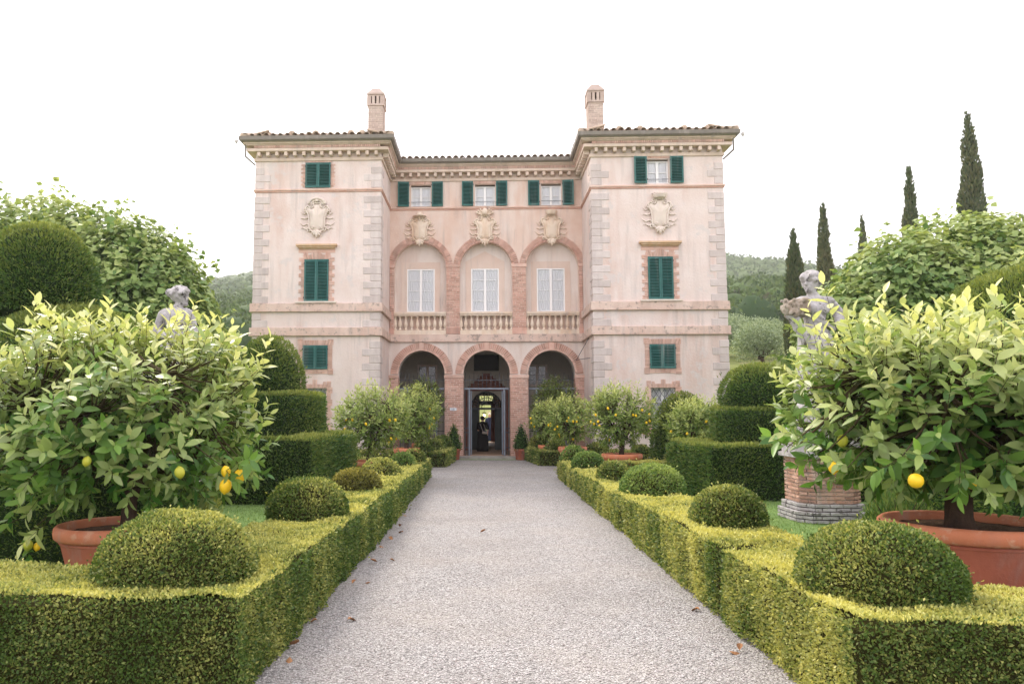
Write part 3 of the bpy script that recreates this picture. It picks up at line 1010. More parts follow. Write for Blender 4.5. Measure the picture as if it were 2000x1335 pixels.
# ---- balustrades
bal_prof = [(.075, 0), (.075, .06), (.05, .07), (.035, .10), (.045, .13), (.078, .20), (.085, .26), (.07, .34), (.045, .44), (.034, .52), (.048, .54), (.048, .56), (.07, .565), (.07, .61)]
bal_me = MB().lathe(bal_prof, n=14).mesh('baluster', 'carved_stone', True)
for (cx, r, zs, zb) in UA:
    b = MB()
    b.box(cx - r + .004, cx + r - .004, YC - .04, YC + .20, 5.98, 6.05); b.box(cx - r + .004, cx + r - .004, YC - .08, YC + .22, 6.052, 6.14)
    br = b.build('balustrade', 'carved_stone', villa)
    MB().box(cx - r + .004, cx + r - .004, YC - .05, YC + .20, 5.19, 5.365).build('base_rail', 'carved_stone', br)
    MB().box(cx - r + .003, cx + r - .003, YC + .24, YC + .318, 5.19, 6.13).build('dado', 'plaster_recess', br)
    for k in range(10):
        x = cx - r + .0 + 2 * r * (k) / 9
        if k in (0, 9):
            x += .045 if k == 0 else -.045
        place('baluster', bal_me, br, (x, YC + .08, 5.366))

surf('dark_pane', srgb(30, 26, 26), srgb(44, 38, 36), 2., .08, .6)
for (x0, x1, z0, z1) in (WINL, WINR):                 # windows high in the loggia's back wall
    y = 36.2
    w = MB()
    w.box(x0 - .09, x1 + .09, y - .05, y - .003, z0 - .09, z0); w.box(x0 - .09, x1 + .09, y - .05, y - .003, z1, z1 + .09)
    w.box(x0 - .09, x0, y - .05, y - .003, z0, z1); w.box(x1, x1 + .09, y - .05, y - .003, z0, z1)
    w.box((x0 + x1) / 2 - .06, (x0 + x1) / 2 + .06, y - .055, y - .003, z0, z1)
    lw = w.build('window', 'plaster_pale', villa)
    for a, b in ((x0, (x0 + x1) / 2 - .06), ((x0 + x1) / 2 + .06, x1)):
        for k in range(2):
            MB().box(a + .003, b - .003, y - .03, y - .01, z0 + (z1 - z0) * k / 2 + .012, z0 + (z1 - z0) * (k + 1) / 2 - .012).build('pane', 'dark_pane', lw)

# ---- coats of arms over the windows
def spiral(cx, cz, r, turns, sgn, y, a0=0.):
    out = []
    n = int(14 * turns)
    for k in range(n + 1):
        t = k / n
        a = a0 + sgn * 2 * math.pi * turns * t
        q = r * (1 - .82 * t)
        out.append((cx + q * math.cos(a), y - .03 * t, cz + q * math.sin(a)))
    return out
def smooth_curve(pts, n=6):
    out = []
    P_ = [Vector(p) for p in pts]
    for i in range(len(P_) - 1):
        p0, p1, p2, p3 = P_[max(i - 1, 0)], P_[i], P_[i + 1], P_[min(i + 2, len(P_) - 1)]
        for k in range(n):
            t = k / n
            out.append(.5 * ((2 * p1) + (-p0 + p2) * t + (2 * p0 - 5 * p1 + 4 * p2 - p3) * t * t + (-p0 + 3 * p1 - 3 * p2 + p3) * t ** 3))
    out.append(P_[-1])
    return out
def cartouche(cx, y, z0, z1, w, top, m, lab):
    Hh = z1 - z0
    half = [(0, .14), (.22, .15), (.40, .24), (.41, .40), (.45, .55), (.56, .66), (.60, .74), (.48, .79), (.33, .74), (.20, .78), (.16, .86), (0, .86)]
    pt = lambda u, v, d: (cx + u * w, y - d, z0 + v * Hh)
    cur = smooth_curve([pt(u, v, .06) for u, v in half], 4)
    outline = cur + [Vector((2 * cx - p.x, p.y, p.z)) for p in cur[::-1][1:-1]]
    mb = MB()                                         # bulging shield
    n = len(outline)
    c0 = Vector((cx, y - .15, z0 + .5 * Hh))
    rings = []
    for (s, d) in ((1., .05), (.82, .10), (.5, .14), (.2, .155)):
        rings.append([((p.x - cx) * s + cx, y - d, (p.z - c0.z) * s + c0.z) for p in outline])
    k0 = len(mb.v)
    for r_ in [[(p[0], y - .002, p[2]) for p in rings[0]]] + rings:
        mb.v += r_
    for i in range(4):
        for j in range(n):
            a, b = k0 + i * n, k0 + (i + 1) * n
            mb.f.append((a + j, a + (j + 1) % n, b + (j + 1) % n, b + j))
    mb.f.append(tuple(range(k0 + 4 * n, k0 + 5 * n)))
    sh = mb.build('coat_of_arms', m, villa, True, label=lab)
    fr = MB()
    fr.tube([(p.x, y - .09, p.z) for p in outline] + [(outline[0].x, y - .09, outline[0].z)], .032, 7)
    for s in (-1, 1):
        fr.tube(spiral(cx + s * .60 * w, z0 + .70 * Hh, .11, 1.4, s, y - .07, math.pi * .5), [.034 * (1 - .5 * k / 19) for k in range(20)], 6)
        fr.tube(spiral(cx + s * .30 * w, z0 + .82 * Hh, .10, 1.4, -s, y - .07, -math.pi * .5), [.032 * (1 - .5 * k / 19) for k in range(20)], 6)
        fr.tube(spiral(cx + s * .44 * w, z0 + .20 * Hh, .085, 1.3, s, y - .07, math.pi * .2), [.030 * (1 - .5 * k / 18) for k in range(19)], 6)
        fr.tube(spiral(cx + s * .20 * w, z0 + .24 * Hh, .06, 1.2, -s, y - .13, 0), .020, 6)
    fr.build('scroll_frame', m, sh, True, kind='stuff')
    lf = MB()                                         # leaf drop below
    for k in range(-2, 3):
        a = k * .46
        L = .20 + .05 * (2 - abs(k))
        q = [(cx + math.sin(a) * L * t * (1 + .25 * t), y - .10 - .03 * math.sin(t * 3), z0 + .17 * Hh - math.cos(a) * L * t) for t in (0, .3, .6, .85, 1.)]
        lf.tube(q, [.03, .055, .06, .04, .008], 7)
    lf.build('leaf_drop', m, sh, True)
    sd_ = MB()                                        # fluttering ribbons either side
    for s in (-1, 1):
        for (v, l, up) in ((.58, .34, .06), (.50, .36, -.02), (.30, .40, .05), (.24, .34, -.05)):
            q = [(cx + s * (.40 * w + l * t), y - .03 - .01 * math.sin(t * 9), z0 + v * Hh + up * math.sin(t * 8 + v * 20) + .10 * t * (1 if up > 0 else -.3)) for t in (0, .2, .4, .6, .8, 1.)]
            sd_.tube(q, [.026, .03, .024, .028, .02, .006], 5)
    sd_.build('ribbons', m, sh, True, kind='stuff')
    tp = MB()
    zt = z0 + .88 * Hh
    if top == 'hat':
        tp.lathe([(.02, .17), (.12, .16), (.15, .06), (.17, .02), (.29, 0.), (.30, -.025), (.10, -.03)], (cx, y - .10, zt + .02), 20)
        tp.tube([(cx, y - .16, zt), (cx, y - .17, zt - .18)], .03, 6)
    elif top == 'arch':
        tp.tube([(cx - .33 * math.cos(math.pi * k / 14), y - .11, zt - .08 + .24 * math.sin(math.pi * k / 14)) for k in range(15)], .055, 7)
        tp.tube([(cx - .24 * math.cos(math.pi * k / 14), y - .07, zt - .08 + .16 * math.sin(math.pi * k / 14)) for k in range(15)], .05, 7)
        tp.ball((cx, y - .13, zt + .06), (.07, .05, .05))
    elif top == 'crown':
        tp.lathe([(.22, 0.), (.24, .04), (.27, .12), (.285, .15), (.25, .14)], (cx, y - .09, zt - .01), 20)
        for k in range(9):
            a = math.pi * (1 + k / 8)
            tp.ball((cx + .28 * math.cos(a), y - .09 + .2 * math.sin(a), zt + .18), .032, 7, 5)
    elif top == 'block':
        tp.lathe([(.20, 0.), (.22, .06), (.25, .14), (.26, .18), (.20, .19)], (cx, y - .09, zt + .0), 18)
    else:                                             # tall papal cap with crossed bundles
        tp.lathe([(.11, 0.), (.14, .06), (.15, .14), (.13, .22), (.08, .29), (.02, .32)], (cx, y - .12, zt + .02), 16)
        for s in (-1, 1):
            for a in (.5, .8, 1.1):
                tp.tube([(cx, y - .08, zt - .02), (cx + s * .36 * math.sin(a), y - .10, zt + .30 * math.cos(a))], [.05, .035], 6)
                tp.ball((cx + s * .38 * math.sin(a), y - .10, zt + .31 * math.cos(a)), .055, 7, 5)
    tp.build('crest', m, sh, True)

cartouche(WCL - .01, YW, 8.72, 10.30, .74, 'arch', 'carved_stone_pale', 'cartouche under an arched hood on the left wing')
cartouche(WCR + .01, YW, 8.74, 10.32, .72, 'crown', 'carved_stone_pale', 'cartouche with a small crown')
cartouche(-2.72, YC, 9.00, 10.42, .72, 'hat', 'carved_stone', 'cartouche under a broad hat')
cartouche(.07, YC, 9.00, 10.42, .70, 'cap', 'carved_stone', 'cartouche under a tall cap with crossed bundles')
cartouche(2.90, YC, 8.98, 10.44, .72, 'block', 'carved_stone', 'cartouche under a flat crown')

# ---- roof
PITCH = math.tan(math.radians(15))
EZ = 12.64
def hip(mb, x0, x1, y0, y1):
    h = min(x1 - x0, y1 - y0) / 2
    if x1 - x0 < y1 - y0:
        a, b = ((x0 + x1) / 2, y0 + h), ((x0 + x1) / 2, y1 - h)
        z = EZ + h * PITCH
        A, B = (a[0], a[1], z), (b[0], b[1], z)
        c = [(x0, y0, EZ), (x1, y0, EZ), (x1, y1, EZ), (x0, y1, EZ)]
        mb.add(c + [A, B], [(0, 1, 4), (1, 2, 5, 4), (2, 3, 5), (3, 0, 4, 5)])
    else:
        z = EZ + h * PITCH
        A, B = (x0 + h, (y0 + y1) / 2, z), (x1 - h, (y0 + y1) / 2, z)
        c = [(x0, y0, EZ), (x1, y0, EZ), (x1, y1, EZ), (x0, y1, EZ)]
        mb.add(c + [A, B], [(0, 1, 5, 4), (1, 2, 5), (2, 3, 4, 5), (3, 0, 4)])
OV_ = .46
mb = MB()
hip(mb, XL0 - OV_, XL1 + OV_, YW - OV_, 46.4); hip(mb, XR0 - OV_, XR1 + OV_, YW - OV_, 46.4); hip(mb, XL1 - 3, XR0 + 3, YC - OV_, 46.4)
roof = mb.build('roof', 'roof_tile', villa)
def tile_mesh():
    m = MB()
    n, L = 8, .62
    for r0 in (0, .016):
        for (t, r) in ((0., .115), (1., .092)):
            for k in range(n + 1):
                a = math.pi * k / n
                m.v.append(((r - r0) * math.cos(a), t * L, (r - r0) * math.sin(a)))
    q = n + 1
    for k in range(n):
        m.f += [(k, k + 1, q + k + 1, q + k), (2 * q + k, 3 * q + k, 3 * q + k + 1, 2 * q + k + 1), (k, 2 * q + k, 2 * q + k + 1, k + 1)]
    m.f += [(0, q, 3 * q, 2 * q), (n, 2 * q + n, 3 * q + n, q + n)]
    return m.mesh('roof_tile', 'roof_tile', True)
tme = tile_mesh()
def tiles(p, q, inward, rough=0.):
    P_, Q_ = Vector(p), Vector(q)
    d = Q_ - P_; L = d.length; d.normalize()
    n = int(L / .275)
    for row in range(2):
        for i in range(n):
            c = P_ + d * (L * (i + .5) / n) + Vector(inward) * (.46 * row - .03)
            o = place('roof_tile', tme, roof, (c.x, c.y, EZ + .018 + (.46 * row) * PITCH + random.uniform(0, .012) + rough * random.random() ** 3))
            o.rotation_euler = (math.atan(PITCH) + random.uniform(-.03, .03), 0, math.atan2(-inward[0], inward[1]) + random.uniform(-.05, .05) * (1 + 6 * rough))
tiles((XL0 - .46, YW - .47), (XL1 + .46, YW - .47), (0, 1), .04)
tiles((XR0 - .46, YW - .47), (XR1 + .46, YW - .47), (0, 1), .04)
tiles((XL1 + .47, YC - .47), (XR0 - .47, YC - .47), (0, 1))
tiles((XL1 + .47, YW - .3), (XL1 + .47, YC - .6), (-1, 0), .05)
tiles((XR0 - .47, YW - .3), (XR0 - .47, YC - .6), (1, 0), .05)
tiles((XL0 - .47, YW - .3), (XL0 - .47, 40.), (1, 0), .05)
tiles((XR1 + .47, YW - .3), (XR1 + .47, 40.), (-1, 0), .05)
for x in (-7.55, -6.6, -4.75, -5.2, 5.3, 6.1, 7.8, 8.7):  # round stones weighing the tiles down
    MB().ball((x, YW - .12, EZ + .26), (.13, .12, .11), 9, 6).build('roof_stone', 'roof_tile', roof, True)
for (p, q) in (((XL0 - .46, YW - .46), (XL0 + 2, YW + 2)), ((XR1 + .46, YW - .46), (XR1 - 2, YW + 2)), ((XL1 + .46, YW - .46), (XL1 - 2, YW + 2)), ((XR0 - .46, YW - .46), (XR0 + 2, YW + 2))):
    MB().tube([(p[0], p[1], EZ + .06), (q[0], q[1], EZ + .12 + 2.46 * PITCH)], [.13, .12], 8).build('hip_ridge', 'roof_tile', roof, True)

def chimney(x0, x1):
    y0, y1 = 30.05, 30.75
    ch = MB().box(x0 + .012, x1 - .012, y0 + .012, y1 - .012, 12.4, 14.42).build('chimney', 'mortar', villa)
    mb = MB()
    brick_field(mb, x0, x1, 12.6, 14.42, y0, y0 + .1)
    for s, xx in ((-1, x0), (1, x1)):
        for i in range(24):
            z = 12.6 + i * .0758
            for j in range(3):
                mb.box(*sorted((xx, xx - s * .02)), y0 + .1 + j * .2, y0 + .285 + j * .2, z + .006, z + .07)
    mb.build('bricks', 'brick_chimney', ch, kind='stuff')
    hd = MB()
    hd.box(x0 - .04, x1 + .04, y0 - .04, y1 + .04, 14.42, 14.50)
    xs_ = np.linspace(x0 + .04, x1 - .04, 4)
    w = .055
    for x in xs_:
        for yy in (y0 + .03, y1 - .03):
            hd.box(x - w - (.03 if x in (xs_[0], xs_[-1]) else 0), x + w + (.03 if x in (xs_[0], xs_[-1]) else 0), yy - .05, yy + .05, 14.50, 14.82)
    for xx in (x0 + .03, x1 - .03):
        hd.box(xx - .045, xx + .045, y0 + .09, y1 - .09, 14.50, 14.818)
    hd.box(x0 - .02, x1 + .02, y0 - .02, y1 + .02, 14.821, 14.88)
    hd.box(x0 - .05, x1 + .05, y0 - .05, y1 + .05, 14.882, 14.94)
    hd.add([(x0 - .04, y0 - .04, 14.942), (x1 + .04, y0 - .04, 14.942), (x1 + .04, y1 + .04, 14.942), (x0 - .04, y1 + .04, 14.942),
            (x0 + .16, y0 + .16, 15.22), (x1 - .16, y0 + .16, 15.22), (x1 - .16, y1 - .16, 15.22), (x0 + .16, y1 - .16, 15.22)],
           [(0, 1, 5, 4), (1, 2, 6, 5), (2, 3, 7, 6), (3, 0, 4, 7), (4, 5, 6, 7)])
    hd.build('chimney_head', 'brick_chimney', ch)
chimney(-4.70, -4.08)
chimney(4.27, 4.88)

# hanging lanterns on rods at the roof corners, drain elbows under the gutter
for (cx, s) in ((XL0 - .50, -1), (XR1 + .50, 1)):
    y = YW - .48
    l = MB().tube(smooth_curve([(cx - s * .5, y + .2, 12.98), (cx + s * .04, y, 13.02), (cx + s * .14, y, 12.96), (cx + s * .15, y, 12.84), (cx + s * .15, y, 12.58)], 4), .012, 6).build('lantern', 'iron_pale', villa)
    MB().lathe([(.012, .0), (.03, -.02), (.065, -.05), (.07, -.10), (.055, -.15), (.02, -.19), (.004, -.20)], (cx + s * .15, y, 12.58), 12).build('lantern_globe', 'lamp_glass', l, True)
for (cx, s) in ((XL0, -1), (XR1, 1)):
    MB().tube(smooth_curve([(cx + s * .33, YW - .33, 12.5), (cx + s * .33, YW - .33, 12.0), (cx + s * .30, YW - .30, 11.9), (cx + s * .02, YW - .02, 11.66)], 4), .035, 8).build('drain_pipe', 'gutter_metal', villa)
MB().tube([(3.87, YC - .06, 4.08), (4.2, 30.1, 4.92)], .012, 5).tube([(3.82, YC - .06, 4.08), (4.2, 30.1, 4.05)], .012, 5).build('iron_bracket', 'iron', villa)
pl = MB().box(-1.42, -1.14, YC - .075, YC - .052, 1.98, 2.10).build('number_plaque', 'plaque_glaze', villa)
tc = bpy.data.curves.new('house_number', 'FONT')
tc.body = '181'; tc.size = .12; tc.align_x = 'CENTER'; tc.extrude = .002
tc.materials.append(MATS['plaque_ink'])
tmp_t = bpy.data.objects.new('house_number', tc); COL.objects.link(tmp_t)
tmesh = bpy.data.meshes.new_from_object(tmp_t.evaluated_get(bpy.context.evaluated_depsgraph_get()))
bpy.data.objects.remove(tmp_t)
to = link(bpy.data.objects.new('house_number', tmesh), pl, (-1.28, YC - .077, 1.998))
to['kind'] = 'stuff'
to.rotation_euler = (math.pi / 2, 0, 0)

# ---- iron screens in the three loggia arches
def grille(cx, label, centre=False):
    y = YC + .30
    g = thing('iron_screen', label, 'screen', (cx, y, .1), 'iron screens in the loggia arches')
    r = .97
    def bar_mesh(h, t):
        return MB().box(-t, t, -t, t, 0, h).mesh('bar', 'iron')
    spike = MB().box(-.009, .009, -.009, .009, 0, 1).mesh('bar', 'iron')
    n = 11
    MB().box(cx - r, cx + r, y - .015, y + .015, 3.255, 3.28).build('rail', 'iron', g)
    MB().box(cx - r, cx + r, y - .03, y + .03, 2.87, 2.94).build('lintel_rail', 'iron_pale', g)
    for k in range(n):
        x = cx - r + .07 + (2 * r - .14) * k / (n - 1)
        top = 3.28 + .30 - .10 * (k % 2)
        z0 = 2.95
        if not centre:
            z0 = .11
        o = place('bar', spike, g, (x, y, z0)); o.scale = (1, 1, top - z0)
    if centre:
        for s in (-1, 1):
            x = cx + s * .735
            MB().box(x - .032, x + .032, y - .032, y + .032, .101, 2.86).build('post', 'iron_pale', g)
            for k in range(2):
                xx = cx + s * (.80 + .11 * k)
                o = place('bar', spike, g, (xx, y, .11)); o.scale = (1.2, 1.2, 2.75)
            for z in (.42, 1.05, 1.22):
                MB().box(*sorted((cx + s * .735, cx + s * .965)), y - .012, y + .012, z, z + .03).build('rail', 'iron', g)
            leaf = MB()                               # gate leaf folded back into the loggia
            xl = cx + s * .66
            leaf.box(xl - .02, xl + .02, y + .06, y + .10, .14, 2.82); leaf.box(xl - .02, xl + .02, y + .72, y + .76, .14, 2.82)
            for z in (.16, 1.05, 2.78):
                leaf.box(xl - .015, xl + .015, y + .10, y + .72, z, z + .04)
            lo = leaf.build('gate_leaf', 'iron_pale', g)
            for k in range(5):
                o = place('bar', spike, lo, (xl, y + .18 + .115 * k, .18)); o.scale = (1, 1, 2.6)
    else:
        for z in (.30, 1.10):
            MB().box(cx - r, cx + r, y - .012, y + .012, z, z + .03).build('rail', 'iron', g)
        for s in (-1, 1):
            MB().box(cx + s * .62 - .03, cx + s * .62 + .03, y - .025, y + .025, .101, 2.86).build('post', 'iron_pale', g)
grille(LA[0][0], 'barred iron screen closing the arch on the left of the doorway')
grille(LA[1][0], 'iron gate screen in the middle arch with both leaves standing open', True)
grille(LA[2][0], 'barred iron screen closing the arch on the right of the doorway')

# ------------------------------------------------------------------ blob figures (statues, people)
def blob(name, prims, m, parent, voxel=.02, smooth=2, disp=0., label=None, dents=()):
    mb = MB()
    for p in prims:
        if p[0] == 's':
            mb.ball(p[1], p[2], 14, 10)
        else:
            _, a, ra, b, rb = p
            a, b = Vector(a), Vector(b)
            L = (b - a).length
            k = max(3, int(L / (min(ra, rb) * .5)) + 1)
            pts = [a.lerp(b, i / (k - 1)) for i in range(k)]
            d = (b - a).normalized()
            rs = [ra + (rb - ra) * i / (k - 1) for i in range(k)]
            pts = [a - d * ra * .85, a - d * ra * .5] + pts + [b + d * rb * .5, b + d * rb * .85]
            rs = [ra * .5, ra * .86] + rs + [rb * .86, rb * .5]
            mb.tube(pts, rs, 12)
    tmp = bpy.data.objects.new('tmp', mb.mesh('tmp', m))
    COL.objects.link(tmp)
    md = tmp.modifiers.new('r', 'REMESH'); md.mode = 'VOXEL'; md.voxel_size = voxel
    ms = tmp.modifiers.new('s', 'SMOOTH'); ms.iterations = smooth; ms.factor = .5
    dg = bpy.context.evaluated_depsgraph_get()
    me = bpy.data.meshes.new_from_object(tmp.evaluated_get(dg))
    bpy.data.objects.remove(tmp)
    me.name = name
    n = len(me.vertices)
    if disp:
        co = np.empty(n * 3, np.float32); me.vertices.foreach_get('co', co); co = co.reshape(-1, 3).astype(float)
        no = np.empty(n * 3, np.float32); me.vertices.foreach_get('normal', no); no = no.reshape(-1, 3).astype(float)
        co += no * (disp * (.6 * wob(co, 24) + .5 * wob(co, 55)))[:, None]
        me.vertices.foreach_set('co', co.astype(np.float32).ravel())
    if len(dents):
        co = np.empty(n * 3, np.float32); me.vertices.foreach_get('co', co); co = co.reshape(-1, 3).astype(float)
        for (c, r, v) in dents:
            w = np.exp(-(((co - np.array(c)) / r) ** 2).sum(1))
            co += w[:, None] * np.array(v)
        me.vertices.foreach_set('co', co.astype(np.float32).ravel())
    me.materials.clear()
    finish(me, m, True)
    o = link(bpy.data.objects.new(name, me), parent)
    if label:
        o['label'] = label
    return o

def head_prims(c, r, face, up=(0, 0, 1)):
    """head with brow, nose, mouth, chin and jaw turned towards `face`"""
    c, f, u = Vector(c), Vector(face).normalized(), Vector(up)
    s = f.cross(u).normalized()
    P_ = lambda a, b, d: c + f * (a * r) + u * (b * r) + s * (d * r)
    pr = [('s', P_(0, .12, 0), (r * .92, r * .92, r * 1.05)), ('c', P_(.18, -.15, 0), r * .78, P_(.30, -.72, 0), r * .46),
          ('c', P_(.86, .10, 0), r * .09, P_(1.06, -.22, 0), r * .15), ('c', P_(.80, -.52, -.18), r * .12, P_(.80, -.52, .18), r * .12),
          ('s', P_(.72, -.86, 0), (r * .24,) * 3), ('c', P_(.80, .22, -.55), r * .13, P_(.88, .24, -.12), r * .13), ('c', P_(.80, .22, .55), r * .13, P_(.88, .24, .12), r * .13)]
    for d in (-1, 1):
        pr.append(('s', P_(-.05, -.1, d * .92), (r * .12, r * .18, r * .24)))
    return pr

def hair_prims(c, r, face, bun=True, seed=1):
    rn = random.Random(seed)
    c, f = Vector(c), Vector(face).normalized()
    u = Vector((0, 0, 1)); s = f.cross(u).normalized()
    pr = [('s', c + u * r * .28 - f * r * .18, (r * 1.06, r * 1.06, r * 1.0))]
    for k in range(52):
        a = rn.uniform(-2.5, 2.5); e = rn.uniform(.1, 1.5)
        d = f * math.cos(a) * math.cos(e) + s * math.sin(a) * math.cos(e) + u * math.sin(e)
        if math.cos(a) > .55 and e < .45:
            continue
        pr.append(('s', c + d * r * 1.10, (r * rn.uniform(.16, .27),) * 3))
    if bun:
        pr.append(('s', c - f * r * 1.18 + u * r * .42, (r * .52, r * .52, r * .48)))
        pr.append(('c', c - f * r * .8 + u * r * .5, r * .4, c + f * r * .5 + u * r * .9, r * .22))
    return pr

def statue(x, y, zb, face, kind, label):
    st = thing('garden_statue', label, 'statue', (x, y, zb))
    X_, Y_, Z_ = x, y, zb
    g = lambda a, b, c: (X_ + 1.12 * a, Y_ + 1.12 * b, Z_ + 1.09 * c)
    def fat(prims, k=1.1):
        return [('s', p[1], tuple(q * k for q in p[2])) if p[0] == 's' else ('c', p[1], p[2] * k, p[3], p[4] * k) for p in prims]
    base = [('s', g(0, 0, .10), (.52, .46, .16)), ('s', g(-.12, -.08, .28), (.36, .32, .2)), ('s', g(.14, .05, .34), (.30, .3, .22)), ('s', g(.0, -.2, .2), (.3, .22, .16))]
    blob('rock_base', base, 'statue_stone', st, .03, 2, .014)
    b = []
    for k in range(13):                               # skirt folds from hip to feet
        a = 2 * math.pi * k / 13
        b.append(('c', g(.20 * math.cos(a), .17 * math.sin(a), 1.52), .075, g(.33 * math.cos(a + .3), .29 * math.sin(a + .3), .36), .07))
    b += [('c', g(0, 0, 1.52), .21, g(0, 0, .4), .26), ('c', g(-.08, -.16, 1.4), .13, g(-.10, -.24, .85), .11)]
    b += [('c', g(0, 0, 1.56), .22, g(0, 0, 1.76), .165), ('c', g(0, 0, 1.76), .165, g(0, 0, 2.02), .205), ('c', g(-.20, 0, 2.15), .10, g(.20, 0, 2.15), .10),
          ('s', g(0, 0, 2.14), (.25, .15, .13)), ('c', g(-.21, -.02, 1.58), .035, g(.21, -.02, 1.62), .035)]
    fx, fy = face
    hd_c = Vector((x + fx * .07, y + fy * .07, zb + 2.70))
    nk = Vector(g(0, 0, 2.2))
    b += [('c', nk, .105, hd_c - Vector((0, 0, .14)), .078)]
    if kind == 'sheaf':                               # carries a heavy bundle on one hip, cloth over the other arm
        b += [('s', g(-.10, -.16, 2.0), (.095, .09, .095)), ('s', g(.10, -.16, 2.0), (.095, .09, .095))]
        b += [('c', g(-.25, 0, 2.14), .09, g(-.40, -.10, 1.86), .075), ('c', g(-.40, -.10, 1.86), .075, g(-.15, -.26, 1.42), .058)]
        b += [('c', g(.25, 0, 2.14), .10, g(.40, -.02, 1.93), .10), ('c', g(.40, -.02, 1.93), .088, g(.30, -.24, 1.72), .07)]
        for k in range(4):                            # sleeve rolls on the upper arm
            b.append(('c', g(.27 + .04 * k, -.12, 2.15 - .06 * k), .035, g(.34 + .03 * k, .10, 2.10 - .06 * k), .035))
        for k in range(5):                            # sash across the chest
            b.append(('c', g(-.21 + .03 * k, -.15, 2.20 - .09 * k), .022, g(.05 + .05 * k, -.20, 1.84 - .05 * k), .022))
        for k in range(7):                            # twisted cloth falling from the bundle
            b.append(('c', g(-.46 + .05 * k, -.16, 1.90 - .11 * k), .085 - .007 * k, g(-.38 + .05 * k, -.20, 1.80 - .11 * k), .08 - .007 * k))
    else:
        b += [('c', g(-.25, 0, 2.12), .105, g(-.34, -.06, 1.80), .085), ('c', g(-.34, -.06, 1.80), .08, g(-.08, -.28, 1.66), .06)]
        b += [('c', g(.25, 0, 2.12), .105, g(.34, .02, 1.80), .085), ('c', g(.34, .02, 1.80), .08, g(.30, -.22, 1.55), .06)]
        for k in range(6):
            b.append(('c', g(-.26 + .02 * k, .12 - .06 * k, 2.18 - .02 * k), .035, g(.20, .15 - .05 * k, 1.84 - .05 * k), .035))
    b = fat(b)
    b += head_prims(hd_c, .185, (fx, fy, -.05))
    b += hair_prims(hd_c, .185, (fx, fy, 0), True, 3 if kind == 'sheaf' else 8)
    fv = Vector((fx, fy, 0)).normalized(); sv = fv.cross(Vector((0, 0, 1)))
    r = .185
    dents = [(tuple(hd_c + fv * (.88 * r) + sv * (s_ * .34 * r) + Vector((0, 0, .06 * r))), .24 * r, tuple(-fv * (.30 * r))) for s_ in (-1, 1)]
    dents += [(tuple(hd_c + fv * (.9 * r) + Vector((0, 0, -.40 * r))), .13 * r, tuple(-fv * (.12 * r))), (tuple(hd_c + fv * (.92 * r) + Vector((0, 0, -.66 * r))), .13 * r, tuple(-fv * (.14 * r)))]
    blob('body', b, 'statue_stone', st, .0185, 1, .004, dents=dents)
    if kind == 'sheaf':
        rn = random.Random(5)
        s = [('c', g(-.24, -.14, 2.02), .13, g(-.44, -.16, 2.0), .17)]
        for k in range(110):
            s.append(('s', g(-.20 - .36 * rn.random(), -.16 + rn.uniform(-.17, .12), 2.02 + rn.uniform(-.14, .13)), (rn.uniform(.028, .05),) * 3))
        blob('fruit_bundle', s, 'statue_brown', st, .02, 1, .006)
    return st

def pedestal(x, y, label):
    """square brick pedestal with cut corners, stone cap block; every brick in view is a piece"""
    p = thing('brick_pedestal', label, 'pedestal', (x, y, 0))
    hw, ch = .55, .22
    def octa(h, c):
        return [(x - h + c, y - h), (x + h - c, y - h), (x + h, y - h + c), (x + h, y + h - c), (x + h - c, y + h), (x - h + c, y + h), (x - h, y + h - c), (x - h, y - h + c)]
    MB().prism(octa(hw - .025, ch), .0, 1.20).build('core', 'mortar', p)
    def course(z, h, hgt, mm, off):
        pts = octa(h, ch)
        for i in range(8):
            a, b = Vector(pts[i]), Vector(pts[(i + 1) % 8])
            L = (b - a).length
            d = (b - a) / L; nn = Vector((d.y, -d.x))
            if nn.dot(Vector((-x, -y))) < -.25 * Vector((x, y)).length:
                continue                              # far side: the core shows no bricks to the garden walk
            n = max(1, round(L / .27))
            cuts = [0.] + [min(.97, max(.03, (k + .5 * ((off + i) % 2) + random.uniform(-.05, .05)) / n)) for k in range(1 - ((off + i) % 2), n)] + [1.]
            cuts = sorted(set(cuts))
            for t0, t1 in zip(cuts, cuts[1:]):
                if t1 - t0 < .05:
                    continue
                c = a + d * (L * (t0 + t1) / 2) - nn * (.05 - random.uniform(0, .008))
                o = place('brick', brick_me[mm], p, (c.x, c.y, z + hgt / 2), math.atan2(d.y, d.x) + random.uniform(-.01, .01), (L * (t1 - t0) - .018, .1, hgt - .017))
    for k in range(3):
        course(.0 + .068 * k, hw + .11, .068, 'g', k)
    for k in range(2):
        course(.204 + .066 * k, hw + .05, .066, 'g', k + 1)
    for k in range(12):
        course(.336 + .0675 * k, hw, .0675, 'b', k)
    MB().prism(octa(hw + .07, ch), 1.146, 1.215).build('ledge', 'statue_stone', p)
    MB().prism(octa(hw + .02, ch), 1.217, 1.66).build('cap_block', 'statue_stone', p)
    MB().prism(octa(hw - .04, ch), 1.662, 1.70).build('top_slab', 'statue_stone', p)
    return p
brick_me = {'b': bevelled_box('brick', 'brick_pedestal', 1, 1, 1, .04), 'g': bevelled_box('brick', 'statue_stone', 1, 1, 1, .05)}
pedestal(6.25, 14.55, 'weathered brick pedestal of the right hand statue, standing on the lawn')
statue(6.25, 14.55, 1.70, (-.80, -.60), 'sheaf', 'lichened stone woman carrying a fruit bundle on her hip')
pedestal(-6.50, 15.75, 'brick pedestal of the left hand statue, mostly hidden by the lemon tree')
statue(-6.50, 15.75, 1.70, (.97, .10), 'bun', 'lichened stone woman with a hair bun turned away to the right')

